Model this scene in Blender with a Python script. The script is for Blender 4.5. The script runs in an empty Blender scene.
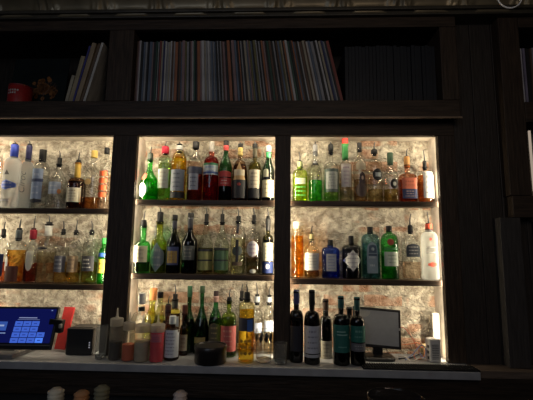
import bpy, bmesh, math, random
from mathutils import Vector, Matrix, noise
random.seed(7)
SC = bpy.context.scene
COL = SC.collection
PI = math.pi

# ------------------------------------------------------------------ camera
EYE_D, EYE_H, F = 2.1, 1.55, 385.0
yaw, pit, rol = math.radians(2.2), math.radians(7.75), math.radians(0.7)
fw = Vector((-math.sin(yaw)*math.cos(pit), math.cos(yaw)*math.cos(pit), math.sin(pit)))
r0 = Vector((math.cos(yaw), math.sin(yaw), 0)); u0 = r0.cross(fw)
rt = r0*math.cos(rol) + u0*math.sin(rol); up = u0*math.cos(rol) - r0*math.sin(rol)
CAM = Vector((0, -EYE_D, EYE_H))
cd = bpy.data.cameras.new('camera'); cam = bpy.data.objects.new('camera', cd); COL.objects.link(cam)
cd.sensor_width = 36.0; cd.lens = F/533*36.0; cd.clip_start = .02
m = Matrix((rt, up, -fw)).transposed().to_4x4(); m.translation = CAM
cam.matrix_world = m
SC.camera = cam

# ------------------------------------------------------------------ world, room light, exposure
w = bpy.data.worlds.new('world'); SC.world = w; w.use_nodes = True
w.node_tree.nodes['Background'].inputs[0].default_value = (0.55, 0.62, 0.8, 1)
w.node_tree.nodes['Background'].inputs[1].default_value = 0.012
def area(name, loc, target, sx, sy, power, col):
    l = bpy.data.lights.new(name, 'AREA'); l.shape = 'RECTANGLE'; l.size = sx; l.size_y = sy
    l.energy = power; l.color = col
    o = bpy.data.objects.new(name, l); COL.objects.link(o); o.location = loc
    o.rotation_euler = (Vector(target)-Vector(loc)).to_track_quat('-Z', 'Y').to_euler()
    return o
area('room_light', (-1.2, -3.6, 2.6), (0, 0, 1.1), 1.6, 1.2, 10.5, (0.74, 0.83, 1.0))
area('bar_top_light', (0.6, -2.4, 2.7), (0.2, 0, 1.0), 0.8, 0.8, 4.5, (1.0, 0.8, 0.62))
SC.view_settings.view_transform = 'Standard'; SC.view_settings.look = 'None'
SC.view_settings.exposure = 0.0; SC.view_settings.gamma = 1.0
SC.view_settings.use_curve_mapping = False
SC.cycles.max_bounces = 10; SC.cycles.transparent_max_bounces = 40
SC.cycles.transmission_bounces = 8; SC.cycles.glossy_bounces = 4; SC.cycles.diffuse_bounces = 4
SC.cycles.caustics_reflective = False; SC.cycles.caustics_refractive = False
SC.cycles.sample_clamp_indirect = 4.0
SC.cycles.denoising_prefilter = 'ACCURATE'; SC.cycles.use_adaptive_sampling = False
LED = 1.12

def at(px, py, Y):
    d = fw*F + rt*(px-266.5) - up*(py-200)
    return CAM + d*((Y-CAM.y)/d.y)
def atz(px, py, Z):
    d = fw*F + rt*(px-266.5) - up*(py-200)
    return CAM + d*((Z-CAM.z)/d.z)

# ------------------------------------------------------------------ materials
MC = {}
def newmat(name):
    mt = bpy.data.materials.new(name); mt.use_nodes = True
    nt = mt.node_tree; nt.nodes.clear()
    out = nt.nodes.new('ShaderNodeOutputMaterial')
    return mt, nt, out
def L(nt, a, b): nt.links.new(a, b)
def c4(c): return (c[0], c[1], c[2], 1)
def solid(c, rough=.5, metal=0.0, var=.12, scale=40, bump=0.0, spec=.5, stretch=None):
    key = ('s', tuple(c), rough, metal, var, scale, bump, spec, stretch)
    if key in MC: return MC[key]
    mt, nt, out = newmat('surface')
    b = nt.nodes.new('ShaderNodeBsdfPrincipled'); L(nt, b.outputs[0], out.inputs[0])
    b.inputs['Roughness'].default_value = rough; b.inputs['Metallic'].default_value = metal
    b.inputs['Specular IOR Level'].default_value = spec
    tc = nt.nodes.new('ShaderNodeTexCoord'); mp = nt.nodes.new('ShaderNodeMapping')
    L(nt, tc.outputs['Object'], mp.inputs[0])
    if stretch: mp.inputs['Scale'].default_value = stretch
    n = nt.nodes.new('ShaderNodeTexNoise'); n.inputs['Scale'].default_value = scale; n.inputs['Detail'].default_value = 4
    L(nt, mp.outputs[0], n.inputs['Vector'])
    r = nt.nodes.new('ShaderNodeValToRGB'); L(nt, n.outputs[0], r.inputs[0])
    r.color_ramp.elements[0].position = .3; r.color_ramp.elements[1].position = .7
    r.color_ramp.elements[0].color = c4([max(0, x*(1-var)) for x in c])
    r.color_ramp.elements[1].color = c4([min(1, x*(1+var)) for x in c])
    L(nt, r.outputs[0], b.inputs['Base Color'])
    if bump:
        bp = nt.nodes.new('ShaderNodeBump'); bp.inputs['Strength'].default_value = bump; bp.inputs['Distance'].default_value = .004
        L(nt, n.outputs[0], bp.inputs['Height']); L(nt, bp.outputs[0], b.inputs['Normal'])
    MC[key] = mt; return mt
def wood(c, rough=.6, axis='z', var=.45):
    st = {'z': (14, 14, 1.2), 'x': (1.2, 14, 14), 'y': (14, 1.2, 14)}[axis]
    return solid(c, rough, 0, var, 7, .6, .35, st)
def emit(c, s):
    key = ('e', tuple(c), s)
    if key in MC: return MC[key]
    mt, nt, out = newmat('lit')
    e = nt.nodes.new('ShaderNodeEmission'); e.inputs[0].default_value = c4(c); e.inputs[1].default_value = s
    L(nt, e.outputs[0], out.inputs[0]); MC[key] = mt; return mt
def glass(c=(.96, .97, .96), edge=2.2, rough=.03):
    """thin bottle glass: tinted see-through that deepens where the wall is seen edge-on, plus reflections"""
    key = ('g', tuple(c), edge, rough)
    if key in MC: return MC[key]
    mt, nt, out = newmat('glass')
    lw = nt.nodes.new('ShaderNodeLayerWeight'); lw.inputs['Blend'].default_value = .35
    r = nt.nodes.new('ShaderNodeMix'); r.data_type = 'RGBA'
    L(nt, lw.outputs['Facing'], r.inputs['Factor'])
    r.inputs['A'].default_value = c4([max(x, 1e-4)**.55 for x in c]); r.inputs['B'].default_value = c4([max(x, 1e-4)**(edge*.55)*.78 for x in c])
    t = nt.nodes.new('ShaderNodeBsdfTransparent'); L(nt, r.outputs['Result'], t.inputs[0])
    g = nt.nodes.new('ShaderNodeBsdfGlossy'); g.inputs['Roughness'].default_value = rough
    l2 = nt.nodes.new('ShaderNodeLayerWeight'); l2.inputs['Blend'].default_value = .5
    pw = nt.nodes.new('ShaderNodeMath'); pw.operation = 'POWER'; pw.inputs[1].default_value = 4; L(nt, l2.outputs['Facing'], pw.inputs[0])
    fr = nt.nodes.new('ShaderNodeMath'); fr.operation = 'MULTIPLY_ADD'; L(nt, pw.outputs[0], fr.inputs[0]); fr.inputs[1].default_value = .6; fr.inputs[2].default_value = .05
    mx = nt.nodes.new('ShaderNodeMixShader'); L(nt, fr.outputs[0], mx.inputs[0]); L(nt, t.outputs[0], mx.inputs[1]); L(nt, g.outputs[0], mx.inputs[2])
    L(nt, mx.outputs[0], out.inputs[0]); MC[key] = mt; return mt
def frosted(c=(.8, .83, .85), mixf=.26):
    key = ('f', tuple(c), mixf)
    if key in MC: return MC[key]
    mt, nt, out = newmat('hazy_glass')
    t = nt.nodes.new('ShaderNodeBsdfTransparent'); t.inputs[0].default_value = c4(c)
    d = nt.nodes.new('ShaderNodeBsdfTranslucent'); d.inputs[0].default_value = c4(c)
    e = nt.nodes.new('ShaderNodeBsdfDiffuse'); e.inputs[0].default_value = c4(c)
    a = nt.nodes.new('ShaderNodeMixShader'); a.inputs[0].default_value = .5; L(nt, d.outputs[0], a.inputs[1]); L(nt, e.outputs[0], a.inputs[2])
    b = nt.nodes.new('ShaderNodeMixShader'); b.inputs[0].default_value = mixf; L(nt, t.outputs[0], b.inputs[1]); L(nt, a.outputs[0], b.inputs[2])
    L(nt, b.outputs[0], out.inputs[0]); MC[key] = mt; return mt
def liquid(c, refr=.05):
    key = ('l', tuple(c), refr)
    if key in MC: return MC[key]
    mt, nt, out = newmat('liquid')
    lw = nt.nodes.new('ShaderNodeLayerWeight'); lw.inputs['Blend'].default_value = .4
    r = nt.nodes.new('ShaderNodeMix'); r.data_type = 'RGBA'; L(nt, lw.outputs['Facing'], r.inputs['Factor'])
    r.inputs['A'].default_value = c4([max(x, 1e-4)**.38 for x in c]); r.inputs['B'].default_value = c4([max(x, 1e-4)**.75 for x in c])
    t = nt.nodes.new('ShaderNodeBsdfTransparent'); L(nt, r.outputs['Result'], t.inputs[0])
    g = nt.nodes.new('ShaderNodeBsdfRefraction'); g.inputs['IOR'].default_value = 1.33; g.inputs['Roughness'].default_value = .05
    L(nt, r.outputs['Result'], g.inputs[0])
    mx = nt.nodes.new('ShaderNodeMixShader'); mx.inputs[0].default_value = refr; L(nt, t.outputs[0], mx.inputs[1]); L(nt, g.outputs[0], mx.inputs[2])
    L(nt, mx.outputs[0], out.inputs[0]); MC[key] = mt; return mt

def paper(c): return solid(c, .6, 0, .06, 60)
BLACK = solid((.012, .012, .013), .35, 0, .1)
STEEL = solid((.10, .10, .10), .3, .6, .1)
WALNUT = wood((.040, .026, .017), .6, 'z')
WALNUT_X = wood((.040, .026, .017), .6, 'x')
DARKW = wood((.022, .017, .013), .55, 'z')
DARKX = wood((.028, .019, .013), .5, 'x')

# ------------------------------------------------------------------ mesh helpers
def bm_new(): return bmesh.new()
def add_box(bm, c, s, rot=None):
    vs = []
    for dx in (-.5, .5):
        for dy in (-.5, .5):
            for dz in (-.5, .5):
                v = Vector((dx*s[0], dy*s[1], dz*s[2]))
                if rot is not None: v = rot @ v
                vs.append(bm.verts.new(v+Vector(c)))
    for f in ((0, 1, 3, 2), (4, 6, 7, 5), (0, 4, 5, 1), (2, 3, 7, 6), (0, 2, 6, 4), (1, 5, 7, 3)):
        bm.faces.new([vs[i] for i in f])
    return vs
def box2(bm, x0, x1, y0, y1, z0, z1): return add_box(bm, ((x0+x1)/2, (y0+y1)/2, (z0+z1)/2), (x1-x0, y1-y0, z1-z0))
def add_tube(bm, pts, rad, seg=8, cap=True):
    pts = [Vector(p) for p in pts]; n = len(pts)
    rads = rad if isinstance(rad, (list, tuple)) else [rad]*n
    rings = []; prev = None
    for i, p in enumerate(pts):
        t = (pts[min(i+1, n-1)]-pts[max(i-1, 0)]).normalized()
        if prev is None:
            a = t.orthogonal().normalized()
        else:
            a = (prev - t*prev.dot(t)).normalized()
        prev = a; b = t.cross(a)
        rings.append([bm.verts.new(p+(a*math.cos(2*PI*k/seg)+b*math.sin(2*PI*k/seg))*rads[i]) for k in range(seg)])
    for i in range(n-1):
        for k in range(seg):
            bm.faces.new((rings[i][k], rings[i][(k+1) % seg], rings[i+1][(k+1) % seg], rings[i+1][k]))
    if cap:
        bm.faces.new(rings[0][::-1]); bm.faces.new(rings[-1])
def xs(th, n=2.0, dp=1.0):
    """cross-section: superellipse point for angle th"""
    c, s = math.cos(th), math.sin(th)
    k = (abs(c)**n+abs(s)**n)**(-1.0/n)
    return c*k, s*k*dp
def add_lathe(bm, prof, seg=28, n=2.0, dp=1.0, c=(0, 0, 0), blend=None, cap=True):
    """blend(z)->exponent so a square body can end in a round neck"""
    rings = []
    for r, z in prof:
        nn, dd = (n, dp) if blend is None else blend(z)
        rings.append([bm.verts.new((c[0]+r*xs(2*PI*k/seg, nn, dd)[0], c[1]+r*xs(2*PI*k/seg, nn, dd)[1], c[2]+z)) for k in range(seg)])
    for i in range(len(rings)-1):
        for k in range(seg):
            bm.faces.new((rings[i][k], rings[i][(k+1) % seg], rings[i+1][(k+1) % seg], rings[i+1][k]))
    if cap:
        bm.faces.new(rings[0][::-1]); bm.faces.new(rings[-1])
def obj(name, bm, mat, parent=None, smooth=False, bevel=0, loc=None):
    me = bpy.data.meshes.new(name)
    bmesh.ops.recalc_face_normals(bm, faces=bm.faces)
    bm.to_mesh(me); bm.free()
    if mat: me.materials.append(mat)
    if smooth:
        for p in me.polygons: p.use_smooth = True
    o = bpy.data.objects.new(name, me); COL.objects.link(o)
    if parent: o.parent = parent
    if loc: o.location = loc
    if bevel:
        b = o.modifiers.new('bevel', 'BEVEL'); b.width = bevel; b.segments = 2; b.limit_method = 'ANGLE'
    return o
def smooth_angle(o, a=40):
    me = o.data
    for p in me.polygons: p.use_smooth = True
    try: me.set_sharp_from_angle(angle=math.radians(a))
    except Exception: pass
    return o
def empty(name, loc, label=None, cat=None, group=None, rz=0):
    o = bpy.data.objects.new(name, None); COL.objects.link(o); o.location = loc; o.rotation_euler = (0, 0, rz)
    o.empty_display_size = .05
    if label: o['label'] = label; o['category'] = cat
    if group: o['group'] = group
    return o
def tag(o, label, cat, group=None):
    o['label'] = label; o['category'] = cat
    if group: o['group'] = group
    return o
def struct(o): o['kind'] = 'structure'; return o
def slab(name, dims, mat, parent=None, bevel=0):
    bm = bm_new(); box2(bm, *dims); return obj(name, bm, mat, parent, bevel=bevel)
def text_mesh(name, body, size, mat, parent, mtx, bend=None, align='CENTER'):
    cu = bpy.data.curves.new(name, 'FONT'); cu.body = body; cu.size = size; cu.align_x = align; cu.align_y = 'CENTER'
    cu.extrude = .0002
    if 'Ciroc' in body: cu.shear = .35; cu.offset = -.0009
    to = bpy.data.objects.new(name+'_t', cu); COL.objects.link(to)
    dg = bpy.context.evaluated_depsgraph_get(); me = bpy.data.meshes.new_from_object(to.evaluated_get(dg))
    bpy.data.objects.remove(to)
    me.transform(mtx)
    if bend:
        for v in me.vertices: v.co = bend(v.co)
    me.materials.clear(); me.materials.append(mat)
    o = bpy.data.objects.new(name, me); COL.objects.link(o); o.parent = parent
    return o

# ------------------------------------------------------------------ setting
BACK = .175          # face of the brick wall
CZ = 1.0             # counter top
def brick_wall():
    mt, nt, out = newmat('whitewashed_brick')
    b = nt.nodes.new('ShaderNodeBsdfPrincipled'); b.inputs['Roughness'].default_value = .75; L(nt, b.outputs[0], out.inputs[0])
    tc = nt.nodes.new('ShaderNodeTexCoord')
    def nz(scale, det=5, dist=0):
        n = nt.nodes.new('ShaderNodeTexNoise'); n.inputs['Scale'].default_value = scale; n.inputs['Detail'].default_value = det
        n.inputs['Distortion'].default_value = dist; L(nt, tc.outputs['Object'], n.inputs['Vector']); return n
    def ramp(src, a, b_, ca=(0, 0, 0, 1), cb=(1, 1, 1, 1)):
        r = nt.nodes.new('ShaderNodeValToRGB'); L(nt, src, r.inputs[0]); e = r.color_ramp.elements
        e[0].position = a; e[1].position = b_; e[0].color = ca; e[1].color = cb; return r
    base = ramp(nz(22, 6, .6).outputs[0], .35, .65, (.30, .25, .19, 1), (.76, .70, .58, 1))
    brick = ramp(nz(30, 4).outputs[0], .35, .65, (.38, .20, .12, 1), (.62, .42, .30, 1))
    at1 = nt.nodes.new('ShaderNodeAttribute'); at1.attribute_name = 'brickness'
    ms = ramp(at1.outputs['Fac'], .45, .62)
    mx = nt.nodes.new('ShaderNodeMix'); mx.data_type = 'RGBA'
    L(nt, ms.outputs[0], mx.inputs['Factor']); L(nt, base.outputs[0], mx.inputs['A']); L(nt, brick.outputs[0], mx.inputs['B'])
    L(nt, mx.outputs['Result'], b.inputs['Base Color'])
    bp = nt.nodes.new('ShaderNodeBump'); bp.inputs['Strength'].default_value = 1.0; bp.inputs['Distance'].default_value = .03
    L(nt, nz(45, 8, 1.2).outputs[0], bp.inputs['Height']); L(nt, bp.outputs[0], b.inputs['Normal'])
    bm = bm_new(); st = .011
    X0, X1, Z0, Z1 = -1.95, 1.75, .95, 2.27
    nx, nzn = int((X1-X0)/st), int((Z1-Z0)/st)
    lay = bm.verts.layers.float.new('brickness')
    g = []
    for j in range(nzn+1):
        row = []
        for i in range(nx+1):
            x, z = X0+i*st, Z0+j*st
            course = math.floor(z/.078); fz = (z/.078) % 1.0
            fx = ((x+(course % 2)*.117+.01*noise.noise(Vector((course*3.1, 0, 0))))/.234) % 1.0
            bid = Vector((math.floor((x+(course % 2)*.117)/.234)*7.3, course*3.7, 0))
            wob = .06*noise.noise(Vector((x*18, z*18, 3)))
            edge = min(min(fz, 1-fz)*.078, min(fx, 1-fx)*.234)+wob*.05
            joint = max(0, 1-edge/.009)
            pl = noise.noise(Vector((x*2.3+4, z*2.3, 1.7)))*.6+noise.noise(Vector((x*9, z*9, 5)))*.35   # plaster cover
            if x > .45 and z < 1.42: pl -= .16
            elif z > 1.85: pl -= .02
            cov = min(1, max(0, pl*2+.44))
            d = joint*.012*(1-cov*.8) + .009*noise.noise(Vector((x*14, z*14, 0)))+.007*noise.noise(Vector((x*38, z*38, 9)))+.004*noise.noise(bid)
            v = bm.verts.new((x, BACK+d, z))
            v[lay] = (1-cov)*(1-joint*1.2)*(.62+.5*noise.noise(bid*1.3+Vector((.5, .5, .5))))+.25*noise.noise(Vector((x*12, z*25, 2)))*(1-cov)
            row.append(v)
        g.append(row)
    for j in range(nzn):
        for i in range(nx):
            bm.faces.new((g[j][i], g[j][i+1], g[j+1][i+1], g[j+1][i]))
    o = obj('wall_back', bm, mt, smooth=True); struct(o)
brick_wall()
struct(slab('floor', (-2.6, 2.6, -4.2, .6, -.05, 0), solid((.05, .04, .035), .6, 0, .3, 6)))
struct(slab('ceiling', (-2.6, 2.6, -4.2, .6, 3.02, 3.08), solid((.10, .09, .065), .5, 0, .2, 8)))
struct(slab('wall_rear', (-2.0, 2.0, .31, .36, 0, 3.02), DARKW))
struct(slab('wall_lower', (-2.0, 2.0, .02, .31, 0, .94), DARKX))
# dark planked panel right of the lit bays
bm = bm_new(); xx = .951
while xx < 1.335:
    box2(bm, xx, min(xx+.118, 1.335), .0, .03, CZ-.06, 2.9); xx += .12
struct(obj('wall_right', bm, wood((.034, .028, .024), .55, 'z', .3), bevel=.003))

# pressed tin cove between wall and ceiling
def tin():
    mt = solid((.22, .18, .11), .38, .35, .4, 5, .2)
    bm = bm_new()
    prof = []
    for k in range(15):
        a = k/14*PI/2
        prof.append((-.09-.16*(1-math.cos(a)), 2.875+.145*math.sin(a)))
    N = 330; rows = []
    xs0, xs1 = -2.0, 2.0; per = .335
    for k, (y, z) in enumerate(prof):
        row = []
        for i in range(N+1):
            x = xs0+(xs1-xs0)*i/N
            u = abs((((x+.02)/per) % 1.0)-.5)*2      # 1 at rib
            v = k/14
            e = max(u**6, (1-v)**9 if v < .5 else v**9)
            rr = (u**5+(abs(v-.5)*2)**5)**.2
            bump = .022*math.exp(-((rr-.86)/.045)**2)+.014*math.exp(-((rr-.70)/.035)**2)
            row.append(bm.verts.new((x, y-bump*.8, z-bump)))
        rows.append(row)
    for k in range(14):
        for i in range(N): bm.faces.new((rows[k][i], rows[k][i+1], rows[k+1][i+1], rows[k+1][i]))
    struct(obj('trim_1', bm, mt, smooth=True))
tin()
bm = bm_new()
box2(bm, -2.0, 2.0, -.105, .30, 2.862, 2.885); box2(bm, -2.0, 2.0, -.12, -.08, 2.885, 2.905)
struct(obj('trim_2', bm, solid((.05, .043, .03), .5, 0, .3, 12), bevel=.004))

# ------------------------------------------------------------------ back bar shelving
XA0, XA1, XB0, XB1, XC0, XC1 = -.958, -.819, -.036, .052, .859, .951
unit = empty('back_bar_shelving', (0, 0, CZ), 'dark wooden back-bar shelving with three lit bays of bottles above the counter', 'shelving')
def ch(name, dims, mat, bevel=.003):
    x0, x1, y0, y1, z0, z1 = dims
    return slab(name, (x0, x1, y0, y1, z0-CZ, z1-CZ), mat, unit, bevel)
for x0, x1 in ((XA0, XA1), (XB0, XB1), (XC0, XC1-.001)):
    ch('post', (x0, x1, -.012, .025, CZ+.001, 2.2), WALNUT)
ch('header', (-1.95, XC1, -.010, .025, 2.2, 2.278), WALNUT_X)
# jambs (plastered side returns, set 14 mm behind the edge of each post)
PLAS = solid((.62, .56, .49), .8, 0, .15, 18, .5)
off = .016
BAYS = [(-1.80, XA0), (XA1, XB0), (XB1, XC0)]
for i, (x0, x1) in enumerate(BAYS):
    ch('jamb', (x0-off-.012, x0-off, .026, BACK+.006, CZ+.001, 2.222), PLAS, 0)
    ch('jamb', (x1+off, x1+off+.012, .026, BACK+.006, CZ+.001, 2.222), PLAS, 0)
    ch('bay_ceiling', (x0-off-.012, x1+off+.012, .026, BACK+.006, 2.2225, 2.24), PLAS, 0)
SH = [(1.785, 1.362), (1.838, 1.426), (1.838, 1.411)]     # shelf tops
SHZ = {}
PALE = wood((.20, .14, .09), .55, 'x', .3)
for i, (x0, x1) in enumerate(BAYS):
    for j in range(2):
        zt = SH[i][j]; SHZ[(i, j)] = zt
        ch('shelf', (x0-off+.001, x1+off-.001, .034, BACK-.012, zt-.022, zt), wood((.055, .033, .02), .45, 'x', .3), .002)
        ch('shelf_lip', (x0-off+.001, x1+off-.001, .034, .039, zt-.030, zt-.0221), WALNUT_X, .001)
# light strips tucked behind posts and header
WARM = (1.0, .85, .60)
def strip(x0, x1, y0, y1, z0, z1, s=9.0):
    bm = bm_new(); box2(bm, x0, x1, y0, y1, z0-CZ, z1-CZ)
    mt = emit(WARM, s); mt.cycles.emission_sampling = 'NONE'
    obj('glow_strip', bm, mt, unit)
def striplight(c, d, lx, ly, power):
    # the light of one strip: same place, same length
    l = bpy.data.lights.new('strip_light', 'AREA'); l.shape = 'RECTANGLE'; l.size = lx; l.size_y = ly; l.energy = power*LED; l.color = WARM
    o = bpy.data.objects.new('strip_light', l); COL.objects.link(o); o.location = c
    d = Vector(d).normalized(); X = Vector((0, 0, 1)) if lx > ly and abs(d.z) < .5 and ly < .02 and lx > 1.0 else Vector((1, 0, 0))
    Y = (-d).cross(X).normalized(); X = Y.cross(-d).normalized()
    mm = Matrix((X, Y, -d)).transposed().to_4x4(); mm.translation = Vector(c); o.matrix_world = mm
for i, (x0, x1) in enumerate(BAYS):
    zs = [CZ+.01, SH[i][1]-.03, SH[i][1]+.002, SH[i][0]-.03, SH[i][0]+.002, 2.198]
    for s in range(3):
        if i > 0: strip(x0-.0135, x0-.004, .026, .028, zs[2*s], zs[2*s+1])
        strip(x1+.004, x1+.0135, .026, .028, zs[2*s], zs[2*s+1])
    zc, hh = (CZ+2.2)/2, 1.18
    striplight((x0-.009, .0295, zc), (.9, .7, 0), hh, .009, 3.3)
    striplight((x1+.009, .0295, zc), (-.9, .7, 0), hh, .009, 3.3)
    strip(x0+.02, x1-.02, .026, .028, 2.204, 2.212)
    striplight(((x0+x1)/2, .0295, 2.208), (0, 1, -.9), x1-x0-.04, .008, .8)
    for j in range(2):
        strip(x0+.01, x1-.01, .0395, .0445, SH[i][j]-.0242, SH[i][j]-.0222, 4.0)
        striplight(((x0+x1)/2, .045, SH[i][j]-.026), (0, .8, -1), x1-x0-.04, .006, .45)
# left end of the outer bay, out of frame
ch('post', (-1.93, -1.80, -.012, .025, CZ+.001, 2.2), WALNUT)

# second shelving unit at the right edge
u2 = empty('corner_shelving', (1.3, 0, CZ), 'dark corner shelving unit at the right edge with a record compartment on top', 'shelving')
def c2(name, dims, mat, bevel=.003):
    x0, x1, y0, y1, z0, z1 = dims
    return slab(name, (x0-1.3, x1-1.3, y0, y1, z0-CZ, z1-CZ), mat, u2, bevel)
xp = at(529.3, 160, -.07).x
c2('post', (1.195, xp, -.07, .0, 1.86, 2.86), WALNUT)
c2('rail', (1.20, 1.9, -.075, .0, 1.745, 1.858), WALNUT_X)
c2('rail', (xp+.001, 1.9, -.07, -.03, 2.27, 2.37), WALNUT_X)
c2('rail', (xp+.001, 1.9, -.07, -.03, 2.80, 2.86), WALNUT_X)
c2('shelf', (1.336, 1.9, -.029, .25, 2.34, 2.37), DARKX)
c2('post', (1.13, 1.235, -.072, -.001, CZ, 1.744), wood((.05, .045, .042), .5, 'z', .3))
c2('side_panel', (1.336, 1.35, .034, BACK-.01, 1.86, 2.26), PLAS)
c2('back_panel', (1.336, 1.9, BACK-.012, BACK-.002, 1.0, 1.74), solid((.012, .013, .02), .3))
xq = at(531.3, 160, .03).x
c2('glow_strip', (xq-.005, xq+.005, .024, .032, 1.9, 2.24), emit((1, .8, .62), .35), 0)  # glowing sliver imitates the lit jamb edge of the next bay

# record cabinet
RZ = 2.376
rc = empty('record_cabinet', (0, -.08, RZ), 'long dark wooden record cabinet mounted above the lit bottle shelves', 'cabinet')
def c3(name, dims, mat, bevel=.004):
    x0, x1, y0, y1, z0, z1 = dims
    return slab(name, (x0, x1, y0+.08, y1+.08, z0-RZ, z1-RZ), mat, rc, bevel)
c3('bottom_rail', (-1.95, .957, -.085, -.052, 2.2795, RZ), WALNUT_X)
c3('top_rail', (-1.95, .957, -.085, -.052, 2.80, 2.861), WALNUT_X)
c3('upright', (-.986, -.842, -.084, .29, RZ+.0005, 2.7995), WALNUT)
c3('upright', (.868, .957, -.084, .29, RZ+.0005, 2.7995), WALNUT)
c3('cabinet_floor', (-1.95, .957, -.051, .29, 2.35, RZ), DARKX)
c3('cabinet_top', (-1.95, .957, -.051, .29, 2.83, 2.861), DARKX)
c3('back_panel', (-1.95, .957, .291, .305, 2.2795, 2.861), DARKW)
c3('moulding', (-1.95, .962, -.092, -.0855, 2.272, 2.281), wood((.26, .19, .13), .3, 'x', .3), .001)

# counter
ct = empty('back_bar_counter', (0, 0, 0), 'long pale stone-topped back-bar counter under the bottle shelves', 'counter')
xe = at(481, 376, -.15).x
bm = bm_new(); box2(bm, -1.6, xe, -.15, BACK-.004, CZ-.037, CZ-.0005)
obj('worktop', bm, solid((.33, .34, .36), .5, 0, .15, 15), ct, bevel=.003)
bm = bm_new(); box2(bm, -1.6, 2.3, -.118, -.085, CZ-.16, CZ-.038)
obj('apron', bm, DARKX, ct, bevel=.003)
bm = bm_new(); box2(bm, -1.6, 2.3, -.084, .018, 0, CZ-.165)
obj('recess_shade', bm, solid((.01, .009, .009), .6), ct)  # near-black block stands for the shade in the open recess below the apron
bm = bm_new(); box2(bm, xe+.0015, 2.3, -.12, -.002, CZ-.037, CZ-.001)
obj('ledge', bm, wood((.12, .09, .07), .5, 'x', .3), ct, bevel=.003)

# ------------------------------------------------------------------ bottles
ROOM_ABOVE = {}
for i in range(3):
    ROOM_ABOVE[round(SH[i][0], 3)] = 2.2; ROOM_ABOVE[round(SH[i][1], 3)] = SH[i][0]-.031
def prof_r(prof, z):
    if z <= prof[0][1]: return prof[0][0]
    for (ra, za), (rb, zb) in zip(prof, prof[1:]):
        if za <= z <= zb:
            return ra if zb-za < 1e-6 else ra+(rb-ra)*(z-za)/(zb-za)
    return prof[-1][0]
def patch(bm, prof, blend, z0, z1, half, shape='rect', offs=.0008, cen=0.0, nu=14, nv=8, tilt=0):
    """a paper label wrapped on the glass, facing the room; half = half width in metres"""
    rows = []
    zc, hz = (z0+z1)/2, (z1-z0)/2
    if shape != 'rect': nv = 14
    for j in range(nv+1):
        t = -1+2*j/nv; z = zc+hz*t
        k = {'rect': 1, 'oval': math.sqrt(max(0, 1-t*t)), 'diamond': 1-abs(t),
             'shield': math.sqrt(max(0, 1-min(0, t)**2)) if t < 0 else 1, 'arch': math.sqrt(max(0, 1-max(0, t)**4)) if t > 0 else 1,
             'tri': (1-t)/2, 'hex': min(1, 1.6-1.6*abs(t)+.0)}[shape]
        k = max(k, .01)
        R = prof_r(prof, z); nn, dd = blend(z); row = []
        for i in range(nu+1):
            xw = cen+half*k*(-1+2*i/nu)
            zz = z+tilt*xw
            q = max(-.999, min(.999, xw/max(R, 1e-4)))
            if nn <= 2.01:
                th = math.asin(q); x, y = math.sin(th), -math.cos(th)*dd
            else:
                x = q; y = -dd*(max(0, 1-abs(q)**nn))**(1/nn)
            row.append(bm.verts.new((x*(R+offs), y*(R+offs)-(.0002 if dd < 1 else 0), zz)))
        rows.append(row)
    for j in range(nv):
        for i in range(nu): bm.faces.new((rows[j][i], rows[j][i+1], rows[j+1][i+1], rows[j+1][i]))

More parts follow.
